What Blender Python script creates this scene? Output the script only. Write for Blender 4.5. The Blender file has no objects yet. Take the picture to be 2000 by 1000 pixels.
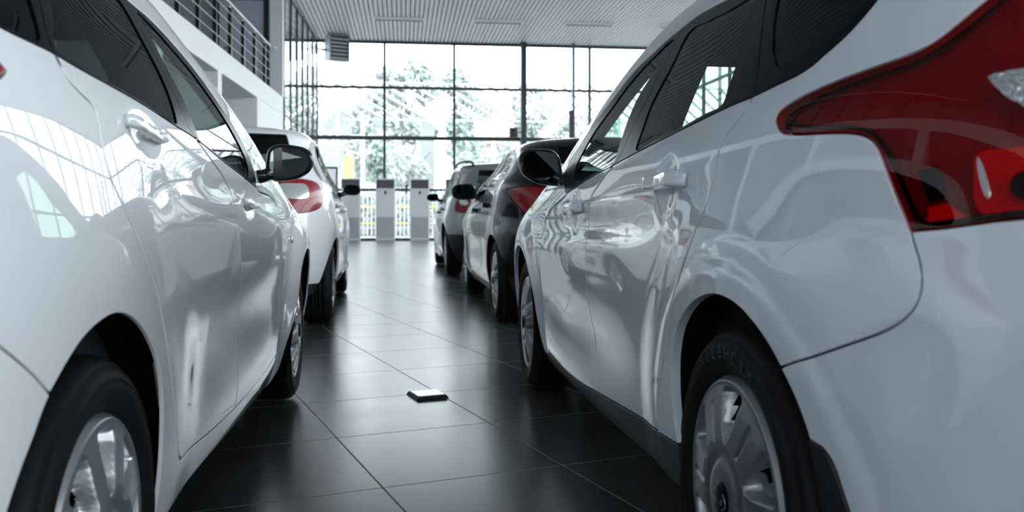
import bpy, bmesh, math, random
import numpy as np
from mathutils import Vector, Matrix
from mathutils.geometry import delaunay_2d_cdt

random.seed(7); rng = np.random.default_rng(7)
SC = bpy.context.scene
COL = SC.collection
PI = math.pi

# ------------------------------------------------------------------ materials
def mat(name, base=(.8, .8, .8), rough=.5, metal=0.0, coat=0.0, spec=.5, emit=None, cior=1.75, back=None, bump=None, noise=None):
    m = bpy.data.materials.new(name); m.use_nodes = True
    nt = m.node_tree; b = nt.nodes['Principled BSDF']
    b.inputs['Base Color'].default_value = (*base, 1)
    b.inputs['Roughness'].default_value = rough
    b.inputs['Metallic'].default_value = metal
    b.inputs['Coat Weight'].default_value = coat
    b.inputs['Coat Roughness'].default_value = .01; b.inputs['Coat IOR'].default_value = cior
    b.inputs['Specular IOR Level'].default_value = spec
    if emit:
        b.inputs['Emission Color'].default_value = (*emit[0], 1); b.inputs['Emission Strength'].default_value = emit[1]
    if noise:   # (scale, amount): mottled base colour
        tc = nt.nodes.new('ShaderNodeTexCoord'); n = nt.nodes.new('ShaderNodeTexNoise'); n.inputs['Scale'].default_value = noise[0]
        n.inputs['Detail'].default_value = 5
        r = nt.nodes.new('ShaderNodeMapRange'); r.inputs[3].default_value = 1 - noise[1]; r.inputs[4].default_value = 1 + noise[1]
        mx = nt.nodes.new('ShaderNodeVectorMath'); mx.operation = 'SCALE'; mx.inputs[0].default_value = base
        nt.links.new(tc.outputs['Object'], n.inputs['Vector']); nt.links.new(n.outputs['Fac'], r.inputs[0])
        nt.links.new(r.outputs[0], mx.inputs['Scale']); nt.links.new(mx.outputs[0], b.inputs['Base Color'])
    if bump:    # (scale, strength)
        tc = nt.nodes.new('ShaderNodeTexCoord'); n = nt.nodes.new('ShaderNodeTexNoise'); n.inputs['Scale'].default_value = bump[0]
        bp = nt.nodes.new('ShaderNodeBump'); bp.inputs['Strength'].default_value = bump[1]; bp.inputs['Distance'].default_value = .004 if bump[1] >= 1 else .002
        nt.links.new(tc.outputs['Object'], n.inputs['Vector']); nt.links.new(n.outputs['Fac'], bp.inputs['Height'])
        nt.links.new(bp.outputs[0], b.inputs['Normal'])
    if back:    # two-sided sheet: the inner face carries dark trim
        g = nt.nodes.new('ShaderNodeNewGeometry'); d = nt.nodes.new('ShaderNodeBsdfDiffuse'); d.inputs[0].default_value = (*back, 1)
        mx = nt.nodes.new('ShaderNodeMixShader'); out = nt.nodes['Material Output']
        nt.links.new(g.outputs['Backfacing'], mx.inputs[0]); nt.links.new(b.outputs[0], mx.inputs[1])
        nt.links.new(d.outputs[0], mx.inputs[2]); nt.links.new(mx.outputs[0], out.inputs[0])
    return m

def glass(name, tint, ior=1.5, rough=0.0, gain=1.0):
    """thin pane: tinted see-through plus a mirror layer by Fresnel"""
    m = bpy.data.materials.new(name); m.use_nodes = True
    nt = m.node_tree; nt.nodes.remove(nt.nodes['Principled BSDF'])
    out = nt.nodes['Material Output']
    t = nt.nodes.new('ShaderNodeBsdfTransparent'); t.inputs[0].default_value = (*tint, 1)
    g = nt.nodes.new('ShaderNodeBsdfGlossy'); g.inputs['Roughness'].default_value = rough
    ge = nt.nodes.new('ShaderNodeNewGeometry'); dt = nt.nodes.new('ShaderNodeVectorMath'); dt.operation = 'DOT_PRODUCT'
    nt.links.new(ge.outputs['Normal'], dt.inputs[0]); nt.links.new(ge.outputs['Incoming'], dt.inputs[1])
    def mth(op, a, b=None, clamp=False):     # Schlick's curve, the same from both faces
        n = nt.nodes.new('ShaderNodeMath'); n.operation = op; n.use_clamp = clamp
        for k, s in enumerate((a, b)):
            if s is None: continue
            if isinstance(s, (int, float)): n.inputs[k].default_value = s
            else: nt.links.new(s, n.inputs[k])
        return n.outputs[0]
    f0 = 2 * ((ior - 1) / (ior + 1)) ** 2
    k = mth('POWER', mth('SUBTRACT', 1.0, mth('ABSOLUTE', dt.outputs['Value']), True), 5.0)
    fr = mth('MULTIPLY', mth('ADD', mth('MULTIPLY', k, 1 - f0), f0), gain, True)
    mx = nt.nodes.new('ShaderNodeMixShader'); nt.links.new(fr, mx.inputs[0])
    nt.links.new(t.outputs[0], mx.inputs[1]); nt.links.new(g.outputs[0], mx.inputs[2]); nt.links.new(mx.outputs[0], out.inputs[0])
    return m

TRIM = (.035, .035, .038)
M = dict(
    white=mat('white_paint', (.78, .81, .84), .5, coat=1.0, back=TRIM),
    white2=mat('white_paint_cool_light', (.71, .80, .875), .5, coat=1.0, back=TRIM),  # same white paint, the right car's cooler light put into it
    black=mat('black_paint', (.004, .0045, .006), .35, coat=.75, spec=.1, cior=1.45, back=TRIM),
    silver=mat('silver_paint', (.40, .415, .43), .34, metal=.75, coat=1.0, back=TRIM),
    plastic=mat('black_plastic', (.012, .012, .013), .45, bump=(900, .15)),
    gloss=mat('black_gloss_trim', (.004, .004, .005), .28, spec=.09),
    rubber=mat('tyre_rubber', (.009, .009, .0095), .6, spec=.16, bump=(300, .1)),
    letter=mat('tyre_letter_rubber', (.022, .022, .024), .5),
    liner=mat('wheel_well_liner', (.006, .006, .006), .9, spec=.1),
    rim=mat('wheel_silver', (.50, .515, .54), .30, metal=.85),
    rimdark=mat('wheel_grey', (.33, .345, .37), .34, metal=.8),
    steel=mat('dark_steel', (.012, .012, .012), .8, spec=.1),
    chrome=mat('chrome', (.85, .86, .88), .08, metal=1.0),
    cabin=mat('cabin_fabric', (.025, .026, .028), .9, spec=.2, noise=(60, .2)),
    cglass=glass('car_glass_green', (.60, .74, .69), gain=.6),
    dglass=glass('car_glass_dark', (.12, .135, .14), gain=.5),
    mirror=mat('mirror_silver', (.34, .39, .40), .02, metal=1.0),
    mirrord=mat('mirror_dark_reflection', (.16, .18, .19), .02, metal=1.0),  # silver mirror too; its dark reflection is put into the tint
    redlens=mat('red_lens_solid', (.24, .0015, .006), .25, spec=.3, coat=.55, cior=1.5),
    red=glass('red_lens', (.74, .004, .026), 1.5, gain=.5),
    clear=mat('clear_lamp', (.60, .62, .64), .16, metal=.55, coat=1.0),
    lampdark=mat('lamp_housing', (.26, .24, .24), .5),
    lampblack=mat('lamp_gasket', (.004, .003, .003), .8, spec=.05),
    lampbright=mat('lamp_reflector', (.95, .95, .95), .35),
    facets=mat('clear_lamp_facets', (.66, .68, .70), .12, metal=.8, bump=(140, 1.0)),
)

# ------------------------------------------------------------------ mesh helpers
class MB:
    def __init__(s): s.v, s.f, s.sm = [], [], []
    def add(s, vs, fs, smooth=False):
        o = len(s.v); s.v += [tuple(map(float, p)) for p in vs]; s.f += [[i + o for i in f] for f in fs]; s.sm += [smooth] * len(fs)
        return s
    def box(s, x0, x1, y0, y1, z0, z1, T=None):
        vs = [(x, y, z) for z in (z0, z1) for y in (y0, y1) for x in (x0, x1)]
        if T is not None: vs = [T(*p) for p in vs]
        return s.add(vs, [(0, 2, 3, 1), (4, 5, 7, 6), (0, 1, 5, 4), (2, 6, 7, 3), (0, 4, 6, 2), (1, 3, 7, 5)])
    def tube(s, pts, r, n=10, cap=True, ry=None, up=(0, 0, 1)):
        pts = [Vector(p) for p in pts]; vs, fs = [], []
        rr = r if isinstance(r, (list, tuple)) else [r] * len(pts)
        for i, p in enumerate(pts):
            t = (pts[min(i + 1, len(pts) - 1)] - pts[max(i - 1, 0)]).normalized()
            u = Vector(up); u = (u - t * u.dot(t))
            u = u.normalized() if u.length > 1e-4 else t.orthogonal().normalized()
            w = t.cross(u)
            for k in range(n):
                a = 2 * PI * k / n
                vs.append(p + u * (math.sin(a) * (ry if ry else rr[i])) + w * (math.cos(a) * rr[i]))
        for i in range(len(pts) - 1):
            for k in range(n):
                a, b = i * n + k, i * n + (k + 1) % n
                fs.append((a, b, b + n, a + n))
        if cap: fs += [tuple(range(n))[::-1], tuple(range((len(pts) - 1) * n, len(pts) * n))]
        return s.add(vs, fs, True)
    def lathe(s, prof, n=96, axis='y', close=False):
        """prof: (radius, along) revolved about the y axis"""
        vs, fs, m = [], [], len(prof)
        for k in range(n):
            a = 2 * PI * k / n; c, sn = math.cos(a), math.sin(a)
            vs += [(r * c, y, r * sn) for r, y in prof]
        for k in range(n):
            k2 = (k + 1) % n
            for j in range(m - 1):
                fs.append((k * m + j, k * m + j + 1, k2 * m + j + 1, k2 * m + j))
        return s.add(vs, fs, True)
    def prism(s, poly, d, T):
        """poly (u,v) extruded 0..d, placed by T(u,v,w)"""
        n = len(poly)
        vs = [T(u, v, 0) for u, v in poly] + [T(u, v, d) for u, v in poly]
        fs = [tuple(range(n))[::-1], tuple(range(n, 2 * n))] + [(i, (i + 1) % n, n + (i + 1) % n, n + i) for i in range(n)]
        return s.add(vs, fs)
    def build(s, name, m, parent=None, bevel=0, fix=True):
        me = bpy.data.meshes.new(name); me.from_pydata(s.v, [], s.f); me.materials.append(m)
        me.polygons.foreach_set('use_smooth', s.sm)
        if fix:
            bm = bmesh.new(); bm.from_mesh(me); bmesh.ops.recalc_face_normals(bm, faces=bm.faces); bm.to_mesh(me); bm.free()
        o = bpy.data.objects.new(name, me); COL.objects.link(o)
        if parent is not None: o.parent = parent
        if bevel:
            md = o.modifiers.new('edge', 'BEVEL'); md.width = bevel; md.segments = 2; md.limit_method = 'ANGLE'
        return o

def tag(o, label=None, cat=None, group=None, kind=None):
    for k, v in (('label', label), ('category', cat), ('group', group), ('kind', kind)):
        if v: o[k] = v
    return o

def empty(name, loc=(0, 0, 0), rz=0.0):
    o = bpy.data.objects.new(name, None); COL.objects.link(o); o.location = loc; o.rotation_euler = (0, 0, rz)
    o.empty_display_size = .2
    return o

def copy_tree(o, parent=None):
    c = o.copy(); COL.objects.link(c)
    if parent is not None: c.parent = parent
    for ch in list(o.children): copy_tree(ch, c)
    return c

def crom(p, per=8, closed=False):
    """smooth line through the points"""
    p = np.array(p, float); n = len(p)
    if n < 3: return p
    out = []
    for i in range(n if closed else n - 1):
        p0 = p[(i - 1) % n] if closed or i > 0 else 2 * p[0] - p[1]
        p1, p2 = p[i % n], p[(i + 1) % n]
        p3 = p[(i + 2) % n] if closed or i + 2 < n else 2 * p[-1] - p[-2]
        d = [max(np.linalg.norm(b - a), 1e-6) ** .5 for a, b in ((p0, p1), (p1, p2), (p2, p3))]
        m1 = (p1 - p0) / d[0] - (p2 - p0) / (d[0] + d[1]) + (p2 - p1) / d[1]
        m2 = (p2 - p1) / d[1] - (p3 - p1) / (d[1] + d[2]) + (p3 - p2) / d[2]
        m1 *= d[1]; m2 *= d[1]
        for t in np.linspace(0, 1, per, endpoint=False):
            out.append((2*t**3 - 3*t*t + 1) * p1 + (t**3 - 2*t*t + t) * m1 + (-2*t**3 + 3*t*t) * p2 + (t**3 - t*t) * m2)
    if not closed: out.append(p[-1])
    return np.array(out)

def resample(p, ds, closed=False):
    p = np.asarray(p, float)
    if closed: p = np.vstack([p, p[:1]])
    L = np.concatenate([[0], np.cumsum(np.linalg.norm(np.diff(p, axis=0), axis=1))])
    # keep the corners, cut the spans evenly
    keep = [0]
    for i in range(1, len(p) - 1):
        a, b = p[i] - p[i - 1], p[i + 1] - p[i]
        c = (a @ b) / (np.linalg.norm(a) * np.linalg.norm(b) + 1e-12)
        if c < .8: keep.append(i)
    keep.append(len(p) - 1)
    out = []
    for i, j in zip(keep[:-1], keep[1:]):
        n = max(1, int(round((L[j] - L[i]) / ds)))
        for t in np.linspace(L[i], L[j], n, endpoint=False):
            out.append([np.interp(t, L, p[:, 0]), np.interp(t, L, p[:, 1])])
    if not closed: out.append(list(p[-1]))
    return np.array(out)

def inside(poly, pts):
    x, y = pts[:, 0], pts[:, 1]; r = np.zeros(len(pts), bool)
    q = np.asarray(poly); n = len(q)
    for i in range(n):
        (x0, y0), (x1, y1) = q[i], q[(i + 1) % n]
        if y0 == y1: continue
        r ^= ((y0 > y) != (y1 > y)) & (x < (x1 - x0) * (y - y0) / (y1 - y0) + x0)
    return r
def pchip(xk, yk):
    """monotone cubic interpolation through the knots"""
    xk = np.asarray(xk, float); yk = np.asarray(yk, float)
    h = np.diff(xk); d = np.diff(yk) / h
    m = np.zeros_like(yk); m[0] = d[0]; m[-1] = d[-1]
    for i in range(1, len(yk) - 1):
        if d[i - 1] * d[i] > 0:
            w1 = 2 * h[i] + h[i - 1]; w2 = h[i] + 2 * h[i - 1]
            m[i] = (w1 + w2) / (w1 / d[i - 1] + w2 / d[i])
    def f(x):
        x = np.clip(np.asarray(x, float), xk[0], xk[-1])
        i = np.clip(np.searchsorted(xk, x) - 1, 0, len(h) - 1)
        t = (x - xk[i]) / h[i]
        t2, t3 = t * t, t * t * t
        return ((2*t3 - 3*t2 + 1) * yk[i] + (t3 - 2*t2 + t) * h[i] * m[i]
                + (-2*t3 + 3*t2) * yk[i + 1] + (t3 - t2) * h[i] * m[i + 1])
    return f

def sstep(e0, e1, x):
    t = np.clip((x - e0) / (e1 - e0), 0, 1)
    return t * t * (3 - 2 * t)

class Shell:
    """car skin as a surface over (a, b): a runs round the plan outline from the middle
    of the tail (0) along the flank to the nose, b climbs from the sill to the roof spine"""
    def __init__(s, rows, xc, rear=(5.0, 4.0), front=(8.0, 5.0), Lr=1.4, Lf=2.9, W=0.9, disp=None, crown=0.02, xcrown=0.5, zroof=(1.3, 1.5), tilt=None):
        r = np.array(rows, float)
        s.b0, s.b1 = r[0, 0], r[-1, 0]
        s.z, s.w, s.xr, s.xf = [pchip(r[:, 0], r[:, k]) for k in (1, 2, 3, 4)]
        s.xc, s.disp = xc, disp
        s.crown, s.xcrown, s.zroof, s.tilt = crown, xcrown, zroof, tilt
        def half(L, p, q, n=4000):
            u = np.linspace(0, 1, n)
            ph = u * math.pi / 2
            X = np.cos(ph) ** (2 / p); Y = np.sin(ph) ** (2 / q)
            ds = np.hypot(np.diff(X) * L, np.diff(Y) * W)
            return X, Y, np.concatenate([[0], np.cumsum(ds)])
        Xr, Yr, ar = half(Lr, *rear)
        Xf, Yf, af = half(Lf, *front)
        s.ar = ar[-1]; s.A = ar[-1] + af[-1]
        s.ta = np.concatenate([ar, s.ar + (af[-1] - af[::-1])[1:]])
        s.tX = np.concatenate([-Xr, Xf[::-1][1:]])
        s.tY = np.concatenate([Yr, Yf[::-1][1:]])
    def P(s, a, b):
        a = np.asarray(a, float); b = np.asarray(b, float)
        sg = np.where(a < 0, -1.0, 1.0); a = np.abs(a)
        Xh = np.interp(a, s.ta, s.tX); Yh = np.interp(a, s.ta, s.tY)
        xr, xf = s.xr(b), s.xf(b)
        x = s.xc + np.where(Xh < 0, s.xc - xr, xf - s.xc) * Xh
        z = s.z(b)
        k = sstep(s.zroof[0], s.zroof[1], z)
        z = z - s.crown * k * (x - s.xcrown) ** 2
        if s.tilt is not None:
            z = z + s.tilt(x, z)
        y = s.w(b) * Yh
        if s.disp is not None:
            y = y + s.disp(x, z) * sstep(0.55, 0.97, Yh)
        return np.stack([x, sg * y, z], -1)
    def N(s, a, b, h=0.003):
        pa = s.P(a + h, b) - s.P(a - h, b)
        pb = s.P(a, np.minimum(b + h, s.b1)) - s.P(a, np.maximum(b - h, s.b0))
        n = np.cross(pb, pa)
        n /= np.linalg.norm(n, axis=-1, keepdims=True) + 1e-12
        c = s.P(a, b) - np.array([s.xc, 0, 0.75])
        sgn = np.sign((n * c).sum(-1, keepdims=True)); sgn[sgn == 0] = 1
        return n * sgn

# ------------------------------------------------------------------ car skin: one surface cut into panels
class Skin:
    def __init__(s, shell, side, fine=.02, coarse=.07, dsv=.012, dsf=.03):
        s.S, s.side = shell, side
        s.fine, s.coarse, s.dsv, s.dsf = fine, coarse, dsv, dsf
        s.lines = []
        s.bt = np.linspace(shell.b0, shell.b1, 1500); s.zt = shell.z(s.bt)
    def inv(s, pts):
        """side-view (x, z) -> (a, b)"""
        S = s.S; out = []
        for x, z in pts:
            k = sstep(S.zroof[0], S.zroof[1], s.zt)
            ze = s.zt - S.crown * k * (x - S.xcrown) ** 2
            b = float(np.interp(z, np.maximum.accumulate(ze), s.bt))
            L = float(S.xc - S.xr(b)) if x < S.xc else float(S.xf(b) - S.xc)
            Xh = np.clip((x - S.xc) / L, -.9999, .9999)
            out.append((float(np.interp(Xh, S.tX, S.ta)), b))
        return np.array(out)
    def line(s, kind, pts, where='B', closed=False):
        pts = np.asarray(pts, float)
        fine = resample(pts, .01, closed)
        ab = s.inv(fine) if kind == 'xz' else fine
        sides = {'V': [s.side], 'F': [-s.side], 'B': [1, -1], 'O': [1]}[where]
        for sd in sides:
            q = ab * np.array([sd if where != 'O' else 1, 1])
            s.lines.append((resample(q, s.dsv if sd == s.side or where == 'O' else s.dsf, closed), closed))
    def cut(s):
        S = s.S; A = S.A
        pts, edges = [], []
        def put(p, closed):
            o = len(pts); pts.extend(map(tuple, p)); n = len(p)
            edges.extend((o + i, o + i + 1) for i in range(n - 1))
            if closed: edges.append((o + n - 1, o))
        for p, c in s.lines: put(p, c)
        na = int(2 * A / .04); e = 1e-4
        rect = ([(-A + 2*A*i/na, S.b0) for i in range(na)] + [(A, S.b0 + (S.b1 - S.b0)*i/40) for i in range(40)]
                + [(A - 2*A*i/na, S.b1) for i in range(na)] + [(-A, S.b1 - (S.b1 - S.b0)*i/40) for i in range(40)])
        cons = np.array(pts) if pts else np.zeros((0, 2))
        put(np.array(rect), True)
        # field points: fine on the flank one sees, coarse elsewhere
        def hexgrid(a0, a1, h):
            r = []
            nb = int((S.b1 - S.b0) / (h * .87)); 
            for j in range(1, nb):
                b = S.b0 + (S.b1 - S.b0) * j / nb
                n = int((a1 - a0) / h)
                for i in range(n):
                    r.append((a0 + (i + .5 * (j % 2) + .25) * (a1 - a0) / n, b))
            return np.array(r)
        lo, hi = (0, A) if s.side > 0 else (-A, 0)
        far = (-A, 0) if s.side > 0 else (0, A)
        gv = hexgrid(lo, hi, s.fine); gf = hexgrid(*far, s.coarse)
        g = np.vstack([gv, gf]); hh = np.concatenate([np.full(len(gv), s.fine), np.full(len(gf), s.coarse)])
        g = g + (rng.random(g.shape) - .5) * hh[:, None] * .08
        # drop the ones that crowd a line
        cell = .07; buck = {}
        for p in cons: buck.setdefault((int(p[0] // cell), int(p[1] // cell)), []).append(p)
        keep = np.ones(len(g), bool)
        bk = {k: np.array(v) for k, v in buck.items()}
        for i, (p, h) in enumerate(zip(g, hh)):
            if not (-A + .4*h < p[0] < A - .4*h and S.b0 + .4*h < p[1] < S.b1 - .4*h): keep[i] = False; continue
            ci, cj = int(p[0] // cell), int(p[1] // cell)
            for di in (-1, 0, 1):
                for dj in (-1, 0, 1):
                    q = bk.get((ci + di, cj + dj))
                    if q is not None and (((q - p) ** 2).sum(1) < (.45 * h) ** 2).any(): keep[i] = False
        g = g[keep]
        allp = [Vector(p) for p in pts] + [Vector(p) for p in g]
        vo, eo, fo, _, oe, _ = delaunay_2d_cdt(allp, edges, [], 0, 1e-6, True)
        s.v = np.array([tuple(p) for p in vo]); s.t = np.array([f for f in fo if len(f) == 3])
        con = {tuple(sorted(e)) for e, o in zip(eo, oe) if o}
        # flood the triangles between lines
        em = {}
        for i, t in enumerate(s.t):
            for a, b in ((t[0], t[1]), (t[1], t[2]), (t[2], t[0])): em.setdefault((min(a, b), max(a, b)), []).append(i)
        nt = len(s.t); lab = -np.ones(nt, int); k = 0
        nb = [[] for _ in range(nt)]
        for e, ts in em.items():
            if len(ts) == 2 and e not in con: nb[ts[0]].append(ts[1]); nb[ts[1]].append(ts[0])
        for i in range(nt):
            if lab[i] >= 0: continue
            st = [i]; lab[i] = k
            while st:
                j = st.pop()
                for q in nb[j]:
                    if lab[q] < 0: lab[q] = k; st.append(q)
            k += 1
        s.P3 = S.P(s.v[:, 0], s.v[:, 1]); s.N3 = S.N(s.v[:, 0], s.v[:, 1])
        # slivers left where two lines graze each other join the neighbour they touch most
        q = s.P3[s.t]; ar = .5 * np.linalg.norm(np.cross(q[:, 1] - q[:, 0], q[:, 2] - q[:, 0]), axis=1)
        area = np.bincount(lab, ar); touch = {}
        for e, ts in em.items():
            if len(ts) == 2 and lab[ts[0]] != lab[ts[1]]:
                for a, b in ((lab[ts[0]], lab[ts[1]]), (lab[ts[1]], lab[ts[0]])): touch.setdefault(a, []).append(b)
        for k2 in np.argsort(area):
            if area[k2] < .0012 and k2 in touch:
                o = [b for b in touch[k2] if area[b] >= .0012]
                if o: lab[lab == k2] = max(set(o), key=o.count)
        s.lab = lab
        return s
    def find(s, p):
        a, b, c = s.v[s.t[:, 0]], s.v[s.t[:, 1]], s.v[s.t[:, 2]]
        d = (b[:, 0]-a[:, 0])*(c[:, 1]-a[:, 1]) - (c[:, 0]-a[:, 0])*(b[:, 1]-a[:, 1])
        u = ((p[0]-a[:, 0])*(c[:, 1]-a[:, 1]) - (c[:, 0]-a[:, 0])*(p[1]-a[:, 1])) / d
        w = ((b[:, 0]-a[:, 0])*(p[1]-a[:, 1]) - (p[0]-a[:, 0])*(b[:, 1]-a[:, 1])) / d
        m = np.where((u >= -1e-9) & (w >= -1e-9) & (u + w <= 1 + 1e-9))[0]
        return s.lab[m[0]]
    def seed(s, kind, p, where):
        ab = s.inv([p])[0] if kind == 'xz' else np.array(p, float)
        sides = {'V': [s.side], 'F': [-s.side], 'B': [1, -1], 'O': [1]}[where]
        return {int(s.find((ab[0] * (sd if where != 'O' else 1), ab[1]))) for sd in sides}
    def panel(s, labs, name, m, parent, off=0.0, gap=.0022, r=.002, depth=.014):
        """the triangles of these regions as one solid-edged sheet"""
        T = s.t[np.isin(s.lab, list(labs))]
        return sheet(s.v, T, s.P3, s.N3, name, m, parent, off, gap, r, depth, s.S)

def sheet(v2, T, P, N, name, m, parent, off, gap, r, depth, S):
    ids = np.unique(T); mp = -np.ones(len(P), int); mp[ids] = np.arange(len(ids))
    V = P[ids] + N[ids] * off; NN = N[ids]; F = mp[T]
    # outward winding
    fn = np.cross(V[F[:, 1]] - V[F[:, 0]], V[F[:, 2]] - V[F[:, 0]])
    flip = (fn * NN[F].mean(1)).sum(1) < 0
    F[flip] = F[flip][:, ::-1]
    ab = v2[ids]
    ed = {}
    for i, f in enumerate(F):
        for k in range(3):
            a, b = int(f[k]), int(f[(k + 1) % 3]); ed[(a, b)] = (i, int(f[(k + 2) % 3]))
    bnd = [(a, b, c) for (a, b), (i, c) in ed.items() if (b, a) not in ed]
    def dom(i): return abs(ab[i, 1] - S.b1) < 1e-5 or abs(abs(ab[i, 0]) - S.A) < 1e-5
    bnd = [(a, b, c) for a, b, c in bnd if not (dom(a) and dom(b))]
    inw = {}
    for a, b, c in bnd:
        e = V[b] - V[a]; L = np.linalg.norm(e)
        if L < 1e-9: continue
        e = e / L; d = V[c] - V[a]; d = d - e * (d @ e); n = np.linalg.norm(d)
        if n < 1e-9: continue
        d = d / n
        for q in (a, b): inw.setdefault(q, []).append(d)
    M3 = {}
    for q, ds in inw.items():
        d = np.sum(ds, 0); n = np.linalg.norm(d)
        if n < 1e-6: M3[q] = np.zeros(3); continue
        d = d / n; c = np.clip(np.mean([d @ x for x in ds]), .5, 1)
        M3[q] = d / c
    verts = [tuple(p) for p in V]; norms = [tuple(p) for p in NN]
    ring = {}
    V2 = V.copy()
    for q, d in M3.items():
        V2[q] = V[q] + d * (gap + r); verts[q] = tuple(V2[q])
        u = -d / (np.linalg.norm(d) + 1e-12); n = NN[q]
        lv = [(V2[q] + u * r * .7 - n * r * .3, n + u), (V2[q] + u * r - n * r, u), (V2[q] + u * r - n * depth, u)]
        ring[q] = []
        for p, k in lv:
            ring[q].append(len(verts)); verts.append(tuple(p)); k = k / (np.linalg.norm(k) + 1e-12); norms.append(tuple(k))
    faces = [tuple(map(int, f)) for f in F]
    for a, b, c in bnd:
        if a in ring and b in ring:
            A0, B0 = [a] + ring[a], [b] + ring[b]
            for k in range(3): faces.append((A0[k], A0[k + 1], B0[k + 1], B0[k]))
    me = bpy.data.meshes.new(name); me.from_pydata(verts, [], faces); me.materials.append(m)
    me.polygons.foreach_set('use_smooth', [True] * len(faces))
    me.normals_split_custom_set_from_vertices(norms)
    o = bpy.data.objects.new(name, me); COL.objects.link(o)
    if parent is not None: o.parent = parent
    return o

def patch(S, poly, side, name, m, parent, off=0.0, h=.02, depth=.006, ripple=None, gap=0.0):
    """a small plate that follows the skin: poly in (a, b)"""
    poly = resample(np.array(poly, float), .008, True)
    lo, hi = poly.min(0), poly.max(0); g = []
    y = lo[1] + h * .5
    while y < hi[1]:
        x = lo[0] + h * .5
        while x < hi[0]: g.append((x + .001 * random.random(), y + .001 * random.random())); x += h
        y += h
    g = np.array(g) if g else np.zeros((0, 2))
    if len(g):
        g = g[inside(poly, g)]
        if len(g): g = g[(((g[:, None] - poly[None]) ** 2).sum(2).min(1) > (.4 * h) ** 2)]
    n = len(poly)
    vo, eo, fo, *_ = delaunay_2d_cdt([Vector(p) for p in poly] + [Vector(p) for p in g], [(i, (i + 1) % n) for i in range(n)], [], 1, 1e-7, True)
    v = np.array([tuple(p) for p in vo]); T = np.array([f for f in fo if len(f) == 3])
    v[:, 0] *= side
    P, N = S.P(v[:, 0], v[:, 1]), S.N(v[:, 0], v[:, 1])
    if ripple is not None: P = P + N * ripple(v[:, 0] * side, v[:, 1])[:, None]
    return sheet(v, T, P, N, name, m, parent, off, gap, .0012, depth, S)

def on_skin(sk, x, z, side, h=.01):
    """point and frame (forward, up, out) on the flank"""
    a, b = sk.inv([(x, z)])[0]; P = sk.S.P(a * side, b); n = sk.S.N(np.array([a * side]), np.array([b]))[0]
    a2, b2 = sk.inv([(x + h, z)])[0]; f = sk.S.P(a2 * side, b2) - P; f /= np.linalg.norm(f)
    u = np.cross(f, n) * side; u = u / np.linalg.norm(u)
    if u[2] < 0: u = -u
    return P, f, u, n

def handle(sk, p0, p1, side, m, parent, hh=.017, th=.011, off=.032):
    """pull handle from its front foot p0 to its rear end p1"""
    mb = MB(); pts = []; rs = []
    for t, o, k in ((0, .0, .75), (.05, .018, .9), (.14, off, 1), (.35, off + .003, 1.05), (.6, off + .003, 1.1), (.86, off, 1.12), (.95, off * .62, 1.05), (1, .002, .9)):
        x, z = p0[0] + (p1[0] - p0[0]) * t, p0[1] + (p1[1] - p0[1]) * t
        P, f, u, n = on_skin(sk, x, z, side); pts.append(P + n * o); rs.append(k)
    P, f, u, n = on_skin(sk, *p0, side)
    q = crom(np.array(pts), 5); k = np.interp(np.linspace(0, 1, len(q)), np.linspace(0, 1, len(rs)), rs)
    vs, fs, N = [], [], 14
    for i, p in enumerate(q):
        t = q[min(i + 1, len(q) - 1)] - q[max(i - 1, 0)]; t /= np.linalg.norm(t)
        w = np.cross(t, u); w /= np.linalg.norm(w)
        for j in range(N):
            a = 2 * PI * j / N; c, s_ = math.cos(a), math.sin(a)
            c = math.copysign(abs(c) ** .6, c); s_ = math.copysign(abs(s_) ** .6, s_)
            vs.append(p + u * s_ * hh * k[i] + w * c * th * k[i])
    for i in range(len(q) - 1):
        for j in range(N):
            a, b = i * N + j, i * N + (j + 1) % N; fs.append((a, b, b + N, a + N))
    fs += [tuple(range(N)), tuple(range((len(q) - 1) * N, len(q) * N))]
    mb.add(vs, fs, True)
    return mb.build('door_handle', m, parent)

# ------------------------------------------------------------------ wheels
def tyre(R, rr, w):
    pr = [(rr - .004, -.012), (rr + .006, -.001), (rr + .016, .006), (rr + .03, .011), (rr + .045, .0145), (rr + .0475, .0125), (rr + .05, .0145)]
    k = R - rr
    pr += [(rr + k * .60, .013), (rr + k * .74, .006), (rr + k * .755, .0025), (rr + k * .77, .004), (rr + k * .86, -.004), (rr + k * .93, -.012), (R - .005, -.022), (R - .001, -.034)]
    y = -.034; e = -w + .034
    for g in (.2, .42, .58, .8):
        yc = y + (e - y) * g; pr += [(R, yc + .006), (R - .007, yc + .0045), (R - .007, yc - .0045), (R, yc - .006)]
    pr += [(R - .001, e), (R - .006, e - .014), (rr + k * .7, -w - .004), (rr + k * .3, -w - .006), (rr, -w + .01)]
    return pr

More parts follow.
